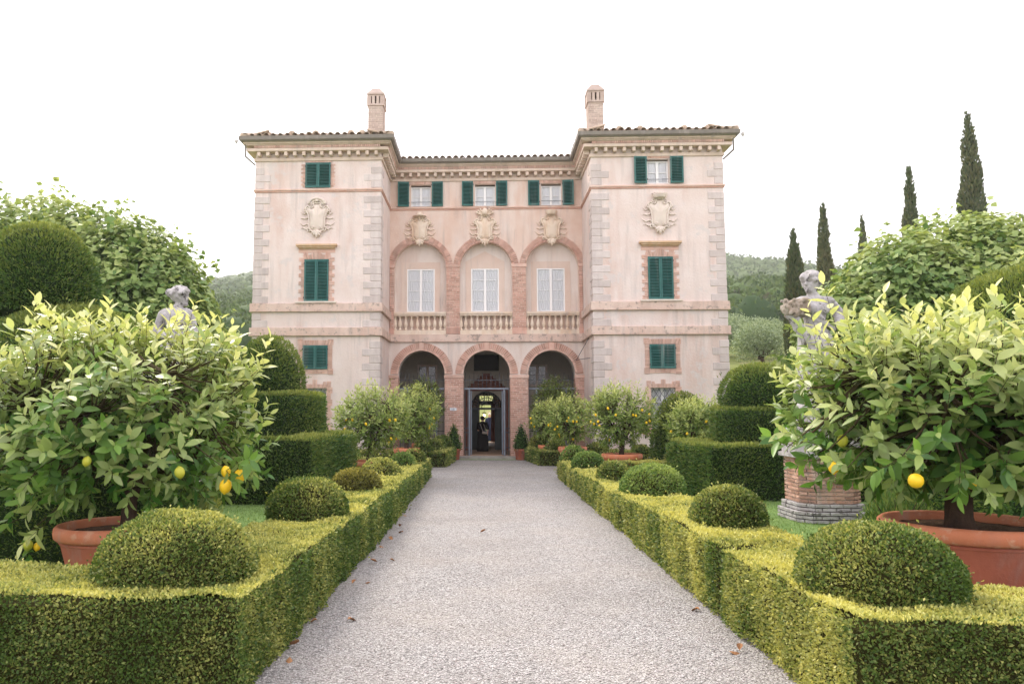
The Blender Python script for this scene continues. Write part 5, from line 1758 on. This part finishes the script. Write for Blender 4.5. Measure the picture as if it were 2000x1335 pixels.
def lemon_tree(label, base, cen, rad, n_shoot, per, leaf, mat, lemons=(), n_rand=0, n_obj=0, young=.5, trunk_r=.08, extra=(), group=None, fine=True, name='lemon_tree', gap=.0, trunk_h=.55, zmin=None):
    bx, by, bz = base
    t = thing(name, label, 'tree', base, group)
    cen, rad = np.array(cen, float), np.array(rad, float)
    # shoots through the crown, denser outside, with hollows
    d = rdir(n_shoot * 3)
    q = RNG.random(n_shoot * 3) ** .42
    bump = 1 + .16 * wob(d * rad, 2.6)
    P0 = cen + d * rad * (q * bump)[:, None]
    ok = (wob(P0, 2.2) > -.75 + gap) & (P0[:, 2] > (zmin if zmin is not None else bz + .12))
    P0, d, q = P0[ok][:n_shoot], d[ok][:n_shoot], q[ok][:n_shoot]
    if len(extra):
        P0 = np.r_[P0, np.array(extra, float)]; d = np.r_[d, nrm(np.array(extra, float) - cen)]; q = np.r_[q, np.ones(len(extra))]
    ns = len(P0)
    hgt = (P0[:, 2] - cen[2]) / rad[2]
    ax = nrm(d * .75 + rdir(ns) * .45 + np.array([0, 0, 1.]) * (.75 + .45 * hgt - .4 * (hgt < -.35))[:, None])
    sl = leaf * RNG.uniform(1.3, 2.1, ns)
    spire = (hgt > .45) & (RNG.random(ns) < .30) & (q > .7)
    sl = np.where(spire, sl * 1.5, sl)
    ax = np.where(spire[:, None], nrm(ax + np.array([0, 0, 1.1])), ax)
    syoung = np.clip(young * (.25 + .6 * np.clip(hgt, -.4, 1) + .5 * (q - .6)) + RNG.normal(0, .16, ns), 0, 1)
    # leaves in a spiral along every shoot, the youngest at its tip
    P, D, U, L, A = [], [], [], [], []
    e1 = nrm(np.cross(ax, rdir(ns))); e2 = np.cross(ax, e1)
    for k in range(per):
        f = (k + .5) / per
        a = k * 2.4 + RNG.uniform(0, .8, ns)
        rad_ = e1 * np.cos(a)[:, None] + e2 * np.sin(a)[:, None]
        op = 1.25 - .75 * f + RNG.normal(0, .15, ns)
        dd = nrm(ax * np.cos(op)[:, None] + rad_ * np.sin(op)[:, None] + np.array([0, 0, -.12]))
        P.append(P0 + ax * (sl * f)[:, None]); D.append(dd)
        U.append(nrm(ax * np.sin(op)[:, None] - rad_ * np.cos(op)[:, None] + rdir(ns) * .25 + np.array([0, 0, .25])))
        L.append(leaf * RNG.uniform(.55, 1.22, ns) * (1 - .30 * f ** 2))
        A.append(np.clip(syoung * (.55 + .75 * f) + RNG.normal(0, .07, ns), 0, 1))
    P, D, U, L, A = map(np.concatenate, (P, D, U, L, A))
    W = L * RNG.uniform(.34, .48, len(L))
    if fine:
        dist = np.linalg.norm(P - CAM, axis=1)
        out = ((P - cen) / rad * nrm(CAM - cen)).sum(1)
        score = out * 1.2 - .25 * dist + L * 3
        uu = P[:, 0] / P[:, 1]
        score = np.where((uu < -.62) | (uu > .70), -9, score)
        split_leaves(t, P, D, U, L, W, A, mat, 'lemon', LEMON_T, n_obj, score)
    else:
        S = nrm(np.cross(D, U))
        V, F = leaf_quads(P, D, S, L, W, .2)
        link_np('foliage', V, F, mat, t, np.repeat(A, 4))
    # trunk, limbs and twigs
    th = np.array([bx + .03, by, bz + trunk_h])
    tk = MB().tube(bez((bx, by, bz - .05), (bx - .04, by, bz + trunk_h * .5), th, 6), [trunk_r * 1.5, trunk_r * 1.15, trunk_r, trunk_r, trunk_r * .95, trunk_r * .95, trunk_r], 10)
    tk.build('trunk', 'bark', t, True)
    lm, nodes = MB(), []
    nl = 8
    for k in range(nl):
        a = 2 * math.pi * (k + .3 * random.random()) / nl
        e = cen + rad * np.array([.62 * math.cos(a), .62 * math.sin(a), (.1, .5, .25)[k % 3]])
        md = th + (e - th) * .45 + np.array([0, 0, -.12 * rad[2]])
        pts = bez(th, md, e, 8)
        lm.tube(pts, [trunk_r * .55 * (1 - .75 * i / 8) for i in range(9)], 7)
        nodes += [np.array(p) for p in pts[2:]]
    nodes = np.array(nodes)
    for i in range(ns):
        if not fine and i % 3:
            continue
        j = np.argmin(((nodes - P0[i]) ** 2).sum(1))
        b = P0[i] + ax[i] * sl[i] * .9
        lm.tube([nodes[j], nodes[j] * .45 + P0[i] * .55 - np.array([0, 0, .04]), P0[i], b], [trunk_r * .12 + .003, trunk_r * .09 + .002, .004, .0015], 4, False)
    lm.build('branches', 'twig' if fine else 'bark', t, True)
    # fruit
    for (lx, ly, lz, kind, sc) in lemons:
        o = place('lemon', lemon_mesh(kind), t, (lx, ly, lz), random.uniform(0, 6), (sc, sc, sc))
        o.rotation_euler = (random.uniform(-.25, .25), random.uniform(-.25, .25), random.uniform(0, 6))
    for k in range(n_rand):
        dd = rdir(1)[0]; dd[1] = -abs(dd[1]); dd[2] = -abs(dd[2]) * .8 + .25
        p_ = cen + dd / np.linalg.norm(dd) * rad * random.uniform(.9, 1.04)
        if p_[2] < bz + .1:
            continue
        o = place('lemon', lemon_mesh(('lemon_peel', 'long')), t, tuple(p_), random.uniform(0, 6), (.66,) * 3)
        o.rotation_euler = (random.uniform(-.4, .4), random.uniform(-.4, .4), 0)
    return t

YL, YR = 8.8, 7.6
pot(-4.26, YL, .003, .655, .70, 'large terracotta pot at the left, holding the big lemon tree')
Yk, Gk, Rk = ('lemon_peel', 'long'), ('lemon_green', 'long'), ('lemon_peel', 'round')
lemon_tree('big lemon tree with pale new leaves in the large pot at the left', (-4.10, YL, .61), (-4.24, YL - .05, 1.88), (1.52, 1.35, 1.04), 860, 9, .188, 'lemon_leaf',
           [(-2.70, 7.95, 1.21, Yk, 1.2), (-2.57, 8.0, 1.31, Yk, 1.15), (-2.70, 7.95, 1.36, Yk, .95), (-2.52, 8.05, 1.42, Yk, .7), (-3.05, 7.6, 1.38, Gk, .95), (-4.75, 7.9, .60, Gk, .9), (-4.68, 7.95, .58, Yk, .7), (-3.9, 7.4, 1.5, Gk, .8)],
           n_obj=300, young=.78, trunk_r=.085, trunk_h=.5, zmin=1.10, gap=.42,
           extra=[(-2.66, 8.0, 1.50), (-2.55, 8.05, 1.46), (-2.75, 7.95, 1.42), (-4.8, 8.0, .72), (-4.95, 8.05, .85), (-4.62, 7.95, .80), (-5.1, 8.3, 1.0), (-3.1, 7.6, 1.52), (-2.55, 8.5, 2.45), (-2.65, 8.5, 2.3), (-3.25, 8.5, 2.75), (-3.35, 8.4, 2.85), (-3.2, 8.6, 2.65), (-3.45, 8.5, 2.7), (-3.0, 8.5, 2.6), (-5.0, 8.6, 2.85), (-5.1, 8.6, 2.7), (-4.9, 8.5, 2.75)])
MB().box(3.88, 5.38, 6.85, 8.35, 0, .298).build('plinth', 'grey_stone')
tag(bpy.data.objects['plinth'], 'low stone plinth under the large terracotta pot at the right', 'plinth')
pot(4.63, YR, .30, .775, .655, 'very wide terracotta pot at the right edge, holding the big lemon tree')
lemon_tree('big lemon tree with pale new leaves in the wide pot at the right edge', (4.56, YR, .86), (4.56, YR - .05, 1.97), (1.42, 1.25, .83), 960, 9, .185, 'lemon_leaf',
           [(3.53, 6.45, 1.425, Rk, 1.05), (3.12, 7.0, 1.49, Yk, .85), (4.25, 6.9, 1.36, Rk, .8), (4.75, 6.7, 1.38, Yk, .9), (3.3, 7.2, 1.72, Gk, .9)],
           n_obj=300, young=.80, trunk_r=.12, trunk_h=.45, zmin=1.40, gap=.05,
           extra=[(3.50, 6.6, 1.60), (3.62, 6.6, 1.58), (3.1, 7.05, 1.64), (2.88, 7.2, 1.66), (2.82, 7.25, 1.66), (2.95, 7.15, 1.75), (3.2, 6.9, 1.50), (3.75, 6.7, 1.55), (3.35, 7.3, 2.5), (3.5, 7.3, 2.6), (3.2, 7.3, 2.4), (3.3, 7.2, 2.3), (3.6, 7.3, 2.7), (3.1, 7.3, 2.2), (3.15, 7.4, 2.45), (3.25, 7.4, 2.6), (3.4, 7.4, 2.7), (4.3, 6.5, 1.62), (4.6, 6.45, 1.6), (4.85, 6.5, 1.66), (4.45, 6.45, 1.85), (4.75, 6.4, 1.9)])

MID = 'potted lemon trees before the house'
PG = 'terracotta pots before the house'
def mid_lemon(x, y, pr, ph, cen, rad, nsh, lem, lab, plab, mat='citrus_leaf', young=.62, pz=.004, potted=True, leaf=.14):
    if potted:
        pot(x, y, pz, pr, ph, plab, PG)
    lemon_tree(lab, (x, y, pz + ph * .87), cen, rad, nsh, 8, leaf, mat, n_rand=lem, young=young, trunk_r=.075, group=MID, fine=False, trunk_h=.42, zmin=pz + ph * .87 + .34)
mid_lemon(-3.15, 21.0, .52, .62, (-3.10, 20.9, 1.72), (1.02, 1.0, .86), 800, 9, 'lemon tree in a pot beside the left yew block', 'terracotta pot beside the left yew block')
mid_lemon(-2.62, 26.0, .45, .72, (-2.36, 26.0, 1.86), (.74, .8, .86), 520, 6, 'lemon tree in a pot at the left of the house entrance', 'terracotta pot at the left of the house entrance')
mid_lemon(4.08, 22.9, .60, .72, (4.02, 22.9, 1.86), (.94, .9, .82), 760, 18, 'lemon tree full of fruit in a pot before the right wing', 'terracotta pot of the fruit laden lemon tree before the right wing')
mid_lemon(3.05, 26.6, .50, .75, (2.92, 26.6, 1.66), (.74, .8, .68), 480, 14, 'lemon tree with many fruits at the right of the house entrance', 'terracotta pot at the right of the house entrance')
mid_lemon(2.45, 29.0, .42, .70, (2.36, 29.0, 1.55), (.62, .7, .68), 400, 9, 'small fruiting lemon tree close to the right of the steps', 'terracotta pot close to the right of the steps')
mid_lemon(5.95, 21.6, .45, .70, (5.92, 21.6, 1.58), (.76, .8, .66), 520, 8, 'lemon tree between the bullet yew and the right yew block', 'terracotta pot between the bullet yew and the right yew block')
for (x, lab, plab) in ((-2.45, 'dark green camellia shrub in front of the left loggia arch', 'terracotta pot of the shrub before the left loggia arch'), (2.75, 'dark green camellia shrub in front of the right loggia arch', 'terracotta pot of the shrub before the right loggia arch')):
    pot(x, 30.3, .004, .42, .7, plab, PG)
    lemon_tree(lab, (x, 30.3, .62), (x, 30.3, 2.02), (.90 if x > 0 else .82, .8, 1.22), 1100, 8, .11, 'camellia_leaf', young=.25, trunk_r=.06, fine=False, name='camellia_shrub', trunk_h=.4)

# ------------------------------------------------------------------ broad-leaved trees behind the topiary
def big_tree(label, trunk, lobes, n_leaf, leaf, mat, n_obj, seed):
    x, y = trunk
    t = thing('mulberry_tree', label, 'tree', (x, y, 0))
    Ps, Ns, Q = [], [], []
    vol = np.array([l[1][0] * l[1][2] + l[1][0] * l[1][1] for l in lobes])
    for (c, r), w in zip(lobes, vol / vol.sum()):
        c, r = np.array(c, float), np.array(r, float)
        n = int(n_leaf * w * 1.7)
        d = rdir(n)
        q = 1 - .22 * RNG.random(n) ** 1.6
        bump = 1 + .05 * wob(d * r + c, 1.5) + .05 * wob(d * r + c, 3.6)
        p = c + d * r * (q * bump)[:, None]
        nn = nrm(d / r)
        keep = np.ones(n, bool)
        for (c2, r2) in lobes:
            if c2 is not None and tuple(c2) != tuple(c):
                keep &= (((p - np.array(c2)) / np.array(r2)) ** 2).sum(1) > .72
        v = nrm(CAM - p)
        f = (nn * v).sum(1)
        keep &= (f > -.25) | (RNG.random(n) < .25)
        Ps.append(p[keep]); Ns.append(nn[keep]); Q.append(q[keep])
    P, N, q = np.concatenate(Ps), np.concatenate(Ns), np.concatenate(Q)
    # young shoots standing out of the crown
    si = RNG.choice(len(P), 260, replace=False)
    sa = nrm(N[si] + np.array([0, 0, .7]) + rdir(260) * .4)
    for k in range(9):
        P = np.r_[P, P[si] + sa * (.10 + .055 * k) + rdir(260) * .05]; N = np.r_[N, nrm(sa + rdir(260) * .9)]; q = np.r_[q, np.ones(260)]
    n = len(P)
    D = nrm(N * .5 + np.array([0, 0, -.45]) + rdir(n) * .8)
    U = nrm(N * .7 + np.array([0, 0, .75]) + rdir(n) * .7)
    D = nrm(D - U * (D * U).sum(1)[:, None] * .8)
    L = leaf * RNG.uniform(.65, 1.25, n)
    W = L * RNG.uniform(.78, .98, n)
    A = np.clip(.10 + .35 * np.clip(N[:, 2], 0, 1) + .2 * wob(P, 2.) + RNG.normal(0, .15, n), 0, 1)
    dist = np.linalg.norm(P - CAM, axis=1)
    sc = L * 4 + (N * nrm(CAM - P)).sum(1) + 3 * q - .05 * dist
    uu = P[:, 0] / P[:, 1]
    sc = np.where((uu < -.62) | (uu > .70) | (P[:, 2] < 3.6), -9, sc)
    split_leaves(t, P, D, U, L, W, A, mat, 'heart', HEART_T, n_obj, sc)
    tk = MB()
    c0 = np.array(lobes[0][0])
    tk.tube([(x, y, 0), (x + .05, y, 1.), (x, y, 2.2)], [.34, .26, .24], 12)
    tk.build('trunk', 'bark', t, True)
    lm = MB()
    for k, (c, r) in enumerate(lobes):
        for j in range(9):
            d = rdir(1)[0]
            e = np.array(c) + d * np.array(r) * .8
            m = (np.array([x, y, 2.2]) + np.array(c)) / 2
            lm.tube([(x, y, 2.1), tuple(m), tuple(np.array(c) * .6 + e * .4), tuple(e)], [.14, .10, .05, .015], 6)
    lm.build('branches', 'bark', t, True)
    # shaded inner leaves so that the crown is not hollow
    PI, NI = [], []
    for (c, r) in lobes:
        d = rdir(int(1900 * r[0]))
        PI.append(np.array(c) + d * np.array(r) * RNG.uniform(.6, .9, len(d))[:, None]); NI.append(d)
    PI, NI = np.concatenate(PI), np.concatenate(NI)
    m = len(PI)
    V, F = leaf_quads(PI, rdir(m), rdir(m), np.full(m, leaf * 1.6), np.full(m, leaf * 1.5), .1)
    link_np('inner_foliage', V, F, mat, t, np.zeros(4 * m))
    return t

big_tree('round headed broad leaved tree behind the left statue', (-10.2, 21.2), [((-12.3, 21.2, 4.5), (3.5, 2.8, 3.6)), ((-9.8, 20.6, 4.3), (2.2, 2.3, 3.0)), ((-8.6, 20.2, 3.4), (1.5, 1.9, 2.4))], 23000, .185, 'mulberry_leaf', 300, 1)
big_tree('broad leaved tree with pale foliage behind the right statue', (12.4, 21.2), [((13.8, 21.2, 3.9), (3.6, 2.8, 3.5)), ((11.2, 20.6, 3.6), (2.3, 2.3, 3.1)), ((9.5, 20.1, 3.0), (1.5, 1.8, 2.4))], 23000, .185, 'mulberry_leaf', 300, 2)

# ------------------------------------------------------------------ cypresses, olives, wooded hills
def cypress(x, y, r, ztop, label, n=9000, group='cypress trees on the slope', tl=.27):
    zb = float(terrain_h(x, y)) - .1
    t = thing('cypress_tree', label, 'tree', (x, y, zb), group)
    h = ztop - zb
    MB().tube([(x, y, zb), (x, y, zb + h * .5), (x, y, zb + h * .9)], [r * .28, r * .16, r * .03], 8).build('trunk', 'bark', t, True)
    pr = [(.30, .04), (.72, .10), (.92, .20), (1.0, .34), (.95, .5), (.80, .66), (.58, .8), (.34, .91), (.12, .98), (.02, 1.)]
    P, N = sample_rev([(a * r, b * h) for a, b in pr], (x, y, zb), 1.)
    # resample to the wanted number
    P, N = sample_rev([(a * r, b * h) for a, b in pr], (x, y, zb), n / max(1, len(P)))
    m = len(P)
    lean = .06 * r * np.sin(P[:, 2] * .8)
    P = P + np.c_[lean, np.zeros(m), np.zeros(m)]
    P = P - N * (RNG.random(m) ** 2 * r * .35)[:, None] + N * (.10 * r * wob(P, 2.6) + .06 * r * wob(P, 6.))[:, None]
    D = nrm(N * .35 + np.array([0, 0, 1.]) + rdir(m) * .38)
    S = nrm(np.cross(D, rdir(m)))
    L = tl * RNG.uniform(.6, 1.3, m)
    V, F = leaf_quads(P, D, S, L, L * .36, .1)
    ag = np.clip(.25 + .3 * wob(P, 1.4) + RNG.normal(0, .25, m), 0, 1)
    link_np('crown', V, F, 'cypress_leaf', t, np.repeat(ag, 4))
    MB().lathe([(a * r * .62, b * h) for a, b in pr], (x, y, zb), 14).build('inner_branches', 'inner_yew', t, True)

cypress(18.30, 45, .58, 12.55, 'slim cypress nearest the house, right behind the statue')
cypress(24.55, 55, .54, 16.75, 'thin pointed cypress, second to the right of the house')
cypress(34.70, 70, .50, 19.7, 'short far cypress tip between the two pairs of tall ones')
cypress(27.95, 50, .60, 17.85, 'cypress with a rounded tip beside the tallest one')
cypress(30.65, 48, .80, 20.65, 'tallest cypress, near the right edge', 12000)
for (x, y, r, h, l) in ((43.2, 130, 1.15, 5.0, 'small dark cypress on the hillside next to the right wing'), (41.2, 128, .6, 3.0, 'tiny cypress close to the edge of the right wing'), (48.6, 131, .95, 4.6, 'small dark cypress left of the slim cypress trunk'), (50.3, 133, .8, 4.0, 'small dark cypress nearest the slim cypress trunk'), (47.2, 127, .6, 3.6, 'tiny cypress in the middle of the hillside row')):
    cypress(x, y, r, float(terrain_h(x, y)) + h, l, 1500, 'small cypresses on the hillside', .5)

def olive(x, y, r, h, label):
    zb = float(terrain_h(x, y)) - .05
    t = thing('olive_tree', label, 'tree', (x, y, zb), 'olive trees on the slope')
    tk = MB()
    tk.tube([(x, y, zb), (x + .1, y, zb + .6), (x - .05, y, zb + 1.1)], [.2, .15, .13], 8)
    tk.build('trunk', 'bark', t, True)
    br = MB()
    lobes = []
    for k in range(7):
        a = 2 * math.pi * k / 7 + random.random()
        c = np.array([x + .5 * r * math.cos(a), y + .5 * r * math.sin(a), zb + h * random.uniform(.5, .74)])
        br.tube([(x, y, zb + 1.), tuple((c + np.array([x, y, zb + 1.])) / 2), tuple(c)], [.10, .06, .02], 6)
        lobes.append(c)
    br.build('branches', 'bark', t, True)
    P = []
    for c in lobes:
        d = rdir(900)
        P.append(c + d * np.array([r * .62, r * .62, h * .34]) * (RNG.random(900) ** .4)[:, None])
    P = np.concatenate(P); m = len(P)
    D = nrm(rdir(m) + np.array([0, 0, .25])); S = nrm(np.cross(D, rdir(m)))
    V, F = leaf_quads(P, D, S, .24 * RNG.uniform(.6, 1.2, m), .09, .1)
    link_np('crown', V, F, 'olive_leaf', t, np.repeat(np.clip(.3 + RNG.normal(0, .3, m), 0, 1), 4))
for (x, y, r, h, l) in ((20.9, 58, 2.1, 3.6, 'large silvery olive tree beside the right wing'), (23.6, 66, 2.0, 3.4, 'silvery olive tree behind and right of the large one'), (25.0, 60, 1.6, 2.9, 'low olive tree next to the slim cypress trunk'), (21.6, 70, 2.0, 3.6, 'pale olive tree higher up the slope'), (26.4, 72, 2.0, 3.5, 'pale olive tree behind the slim cypress'), (19.0, 66, 1.8, 3.3, 'olive tree half hidden by the right wing'), (24.6, 78, 2.2, 3.6, 'farthest olive tree below the small cypresses')):
    olive(x, y, r, h, l)
# young shrub by the corner of the right wing
feather_shrub(13.6, 36., .8, 1.7, 'round leafy shrub low beside the corner of the right wing', .5)

def ico(sub):
    bm = bmesh.new()
    bmesh.ops.create_icosphere(bm, subdivisions=sub, radius=1.)
    v = np.array([tuple(p.co) for p in bm.verts]); f = np.array([[q.index for q in p.verts] for p in bm.faces])
    bm.free()
    return v, f
IV, IF = ico(2)
pts = []
for (k0, k1, y0, y1, cnt) in ((.27, .58, 108, 760, 2100), (-.44, -.25, 100, 760, 900)):
    u = RNG.random(cnt)
    yy = np.sqrt(y0 ** 2 + u * (y1 ** 2 - y0 ** 2))
    kk = RNG.uniform(k0, k1, cnt)
    pts.append(np.c_[kk * yy, yy])
pts = np.concatenate(pts)
hz = terrain_h(pts[:, 0], pts[:, 1])
opening = (wob(np.c_[pts, hz] * np.array([1, 1, 0]), .02) > .75) & (pts[:, 1] < 0)
pts, hz = pts[~opening], hz[~opening]
m = len(pts)
rx = RNG.uniform(2.6, 5.4, m) * (.75 + .25 * np.clip(pts[:, 1] / 400, 0, 1.4))
C = np.c_[pts, hz + rx * .45]
shape = 1 + .16 * np.stack([wob(IV * 3 + k * 7.3, 1.) for k in range(6)], 0)         # six crown shapes
sel = RNG.integers(0, 6, m)
V = C[:, None, :] + IV[None] * shape[sel][:, :, None] * ((rx * np.where(C[:, 1] < 230, .86, 1.))[:, None] * np.array([1, 1, .95]))[:, None, :]
F = (np.arange(m) * len(IV))[:, None, None] + IF[None]
age = np.repeat(np.clip(.3 + .35 * wob(C, .012) + RNG.normal(0, .22, m), 0, 1), len(IV))
wv = [V.reshape(-1, 3)]; wf = [F.reshape(-1, 3)]; wa = [age]
wood = link_np('hillside_wood', wv[0], wf[0], 'wood_leaf', None, wa[0], smooth=True)
tag(wood, 'dense far woodland covering the hillsides either side of the house', 'woodland', None, 'stuff')
# leafy rough edges of the nearer crowns
near = np.where(C[:, 1] < 520)[0]
ii_ = np.repeat(near, np.where(C[near, 1] < 230, 190, 24))
d = rdir(len(ii_)); d[:, 2] = np.abs(d[:, 2])
P = C[ii_] + d * (rx[ii_] * RNG.uniform(.95, 1.12, len(ii_)))[:, None]
D = nrm(d + rdir(len(ii_)) * .8); S = nrm(np.cross(D, rdir(len(ii_))))
lf = np.where(C[ii_, 1] < 230, .19, .34)
V, F = leaf_quads(P, D, S, rx[ii_] * lf, rx[ii_] * lf * .75, .1)
lv = link_np('hillside_leaves', V, F, 'wood_leaf', None, np.repeat(np.clip(.35 + RNG.normal(0, .3, len(ii_)), 0, 1), 4))
tag(lv, 'ragged leafy edges of the hillside tree crowns', 'leaves', None, 'stuff')
# thin pale pole on the slope
pz = float(terrain_h(24.8, 62))
MB().tube([(24.8, 62, pz), (24.8, 62, pz + 6.6)], .06, 8).build('utility_pole', 'pole_white')
tag(bpy.data.objects['utility_pole'], 'thin pale pole on the slope beside the slim cypress', 'pole')

# ------------------------------------------------------------------ grass blades on the lawn strips in view
n = 36000
g1 = np.c_[RNG.uniform(-6.2, -2.7, n // 2), 7.0 + 10 * RNG.random(n // 2) ** 1.3]
g2 = np.c_[RNG.uniform(3.2, 7.2, n // 2), 6.4 + 11 * RNG.random(n // 2) ** 1.3]
gp = np.concatenate([g1, g2])
P = np.c_[gp, np.zeros(n)]
D = nrm(np.array([0, 0, 1.]) + rdir(n) * .7); D[:, 2] = np.abs(D[:, 2]) + .1
D = nrm(D); S = nrm(np.cross(D, rdir(n)))
V, F = leaf_quads(P, D, S, RNG.uniform(.03, .06, n), .010, .0)
gr = link_np('grass', V, F, 'grass_blade', None, np.repeat(np.clip(RNG.normal(.3, .3, n), 0, 1), 4))
tag(gr, 'short green grass blades of the lawn beside the hedges', 'grass', None, 'stuff')

# ------------------------------------------------------------------ fallen leaves along the hedge foot
fall_me = []
for c, f in ((.5, .9), (-.4, 1.2), (.25, -.8)):
    tp = leaf_template(c, f)
    fall_me.append(np_mesh('fallen_leaf', tp[0] - np.array([0, .5, -.1]), tp[1], 'dead_leaf', smooth=True))
spots = [(-1.26, 7.40, 'curled brown leaf alone on the gravel'), (-1.60, 6.55, 'long tan leaf at the foot of the left hedge'), (-1.56, 6.22, 'small tan leaf nearest the camera by the left hedge'), (-1.62, 7.35, 'rust brown leaf against the left hedge'), (-1.50, 8.9, 'pale tan leaf by the left hedge'), (-1.35, 8.98, 'small pale leaf a little way out from the left hedge'),
         (-1.22, 10.3, 'rust red leaf out on the gravel near the left hedge'), (-1.44, 10.1, 'folded yellowish leaf beside the rust red one'), (-1.5, 11.3, 'dark brown leaf halfway along the left hedge'), (-1.46, 12.0, 'brown leaf further along the left hedge'), (-1.42, 13.1, 'reddish leaf far along the left hedge'), (-1.5, 14.6, 'tan leaf towards the far end of the left hedge'), (-1.36, 12.6, 'thin pale leaf by the far left hedge'),
         (2.12, 6.62, 'orange leaf at the foot of the right hedge'), (2.06, 6.56, 'small rust leaf beside the orange one'), (2.10, 7.9, 'yellow leaf by the right hedge'), (-.02, 12.6, 'lone pale leaf in the middle of the walk')]
for i, (x, y, lab) in enumerate(spots):
    s = random.uniform(.07, .11) * (1.25 if 'long' in lab else 1)
    o = place('fallen_leaf', fall_me[i % 3], None, (x, y, .018), random.uniform(0, 6), (s * .6, s, s))
    tag(o, lab, 'leaf', 'fallen leaves on the walk')

# ------------------------------------------------------------------ evening haze over the whole place
hb = MB().box(-1900, 1900, -70, 3050, -2.0, 215.)
hz_o = hb.build('haze', 'mortar')
hz_o.data.materials.clear()
m_, nd_, lk_ = new_mat('haze_air')
vol = nd_.new('ShaderNodeVolumePrincipled')
vol.inputs['Color'].default_value = (.93, .94, .96, 1)
vol.inputs['Density'].default_value = .00055
vol.inputs['Anisotropy'].default_value = .35
lk_.new(vol.outputs[0], nd_.new('ShaderNodeOutputMaterial').inputs['Volume'])

hz_o.data.materials.append(m_)
tag(hz_o, 'thin evening haze filling the valley', 'haze', None, 'stuff')
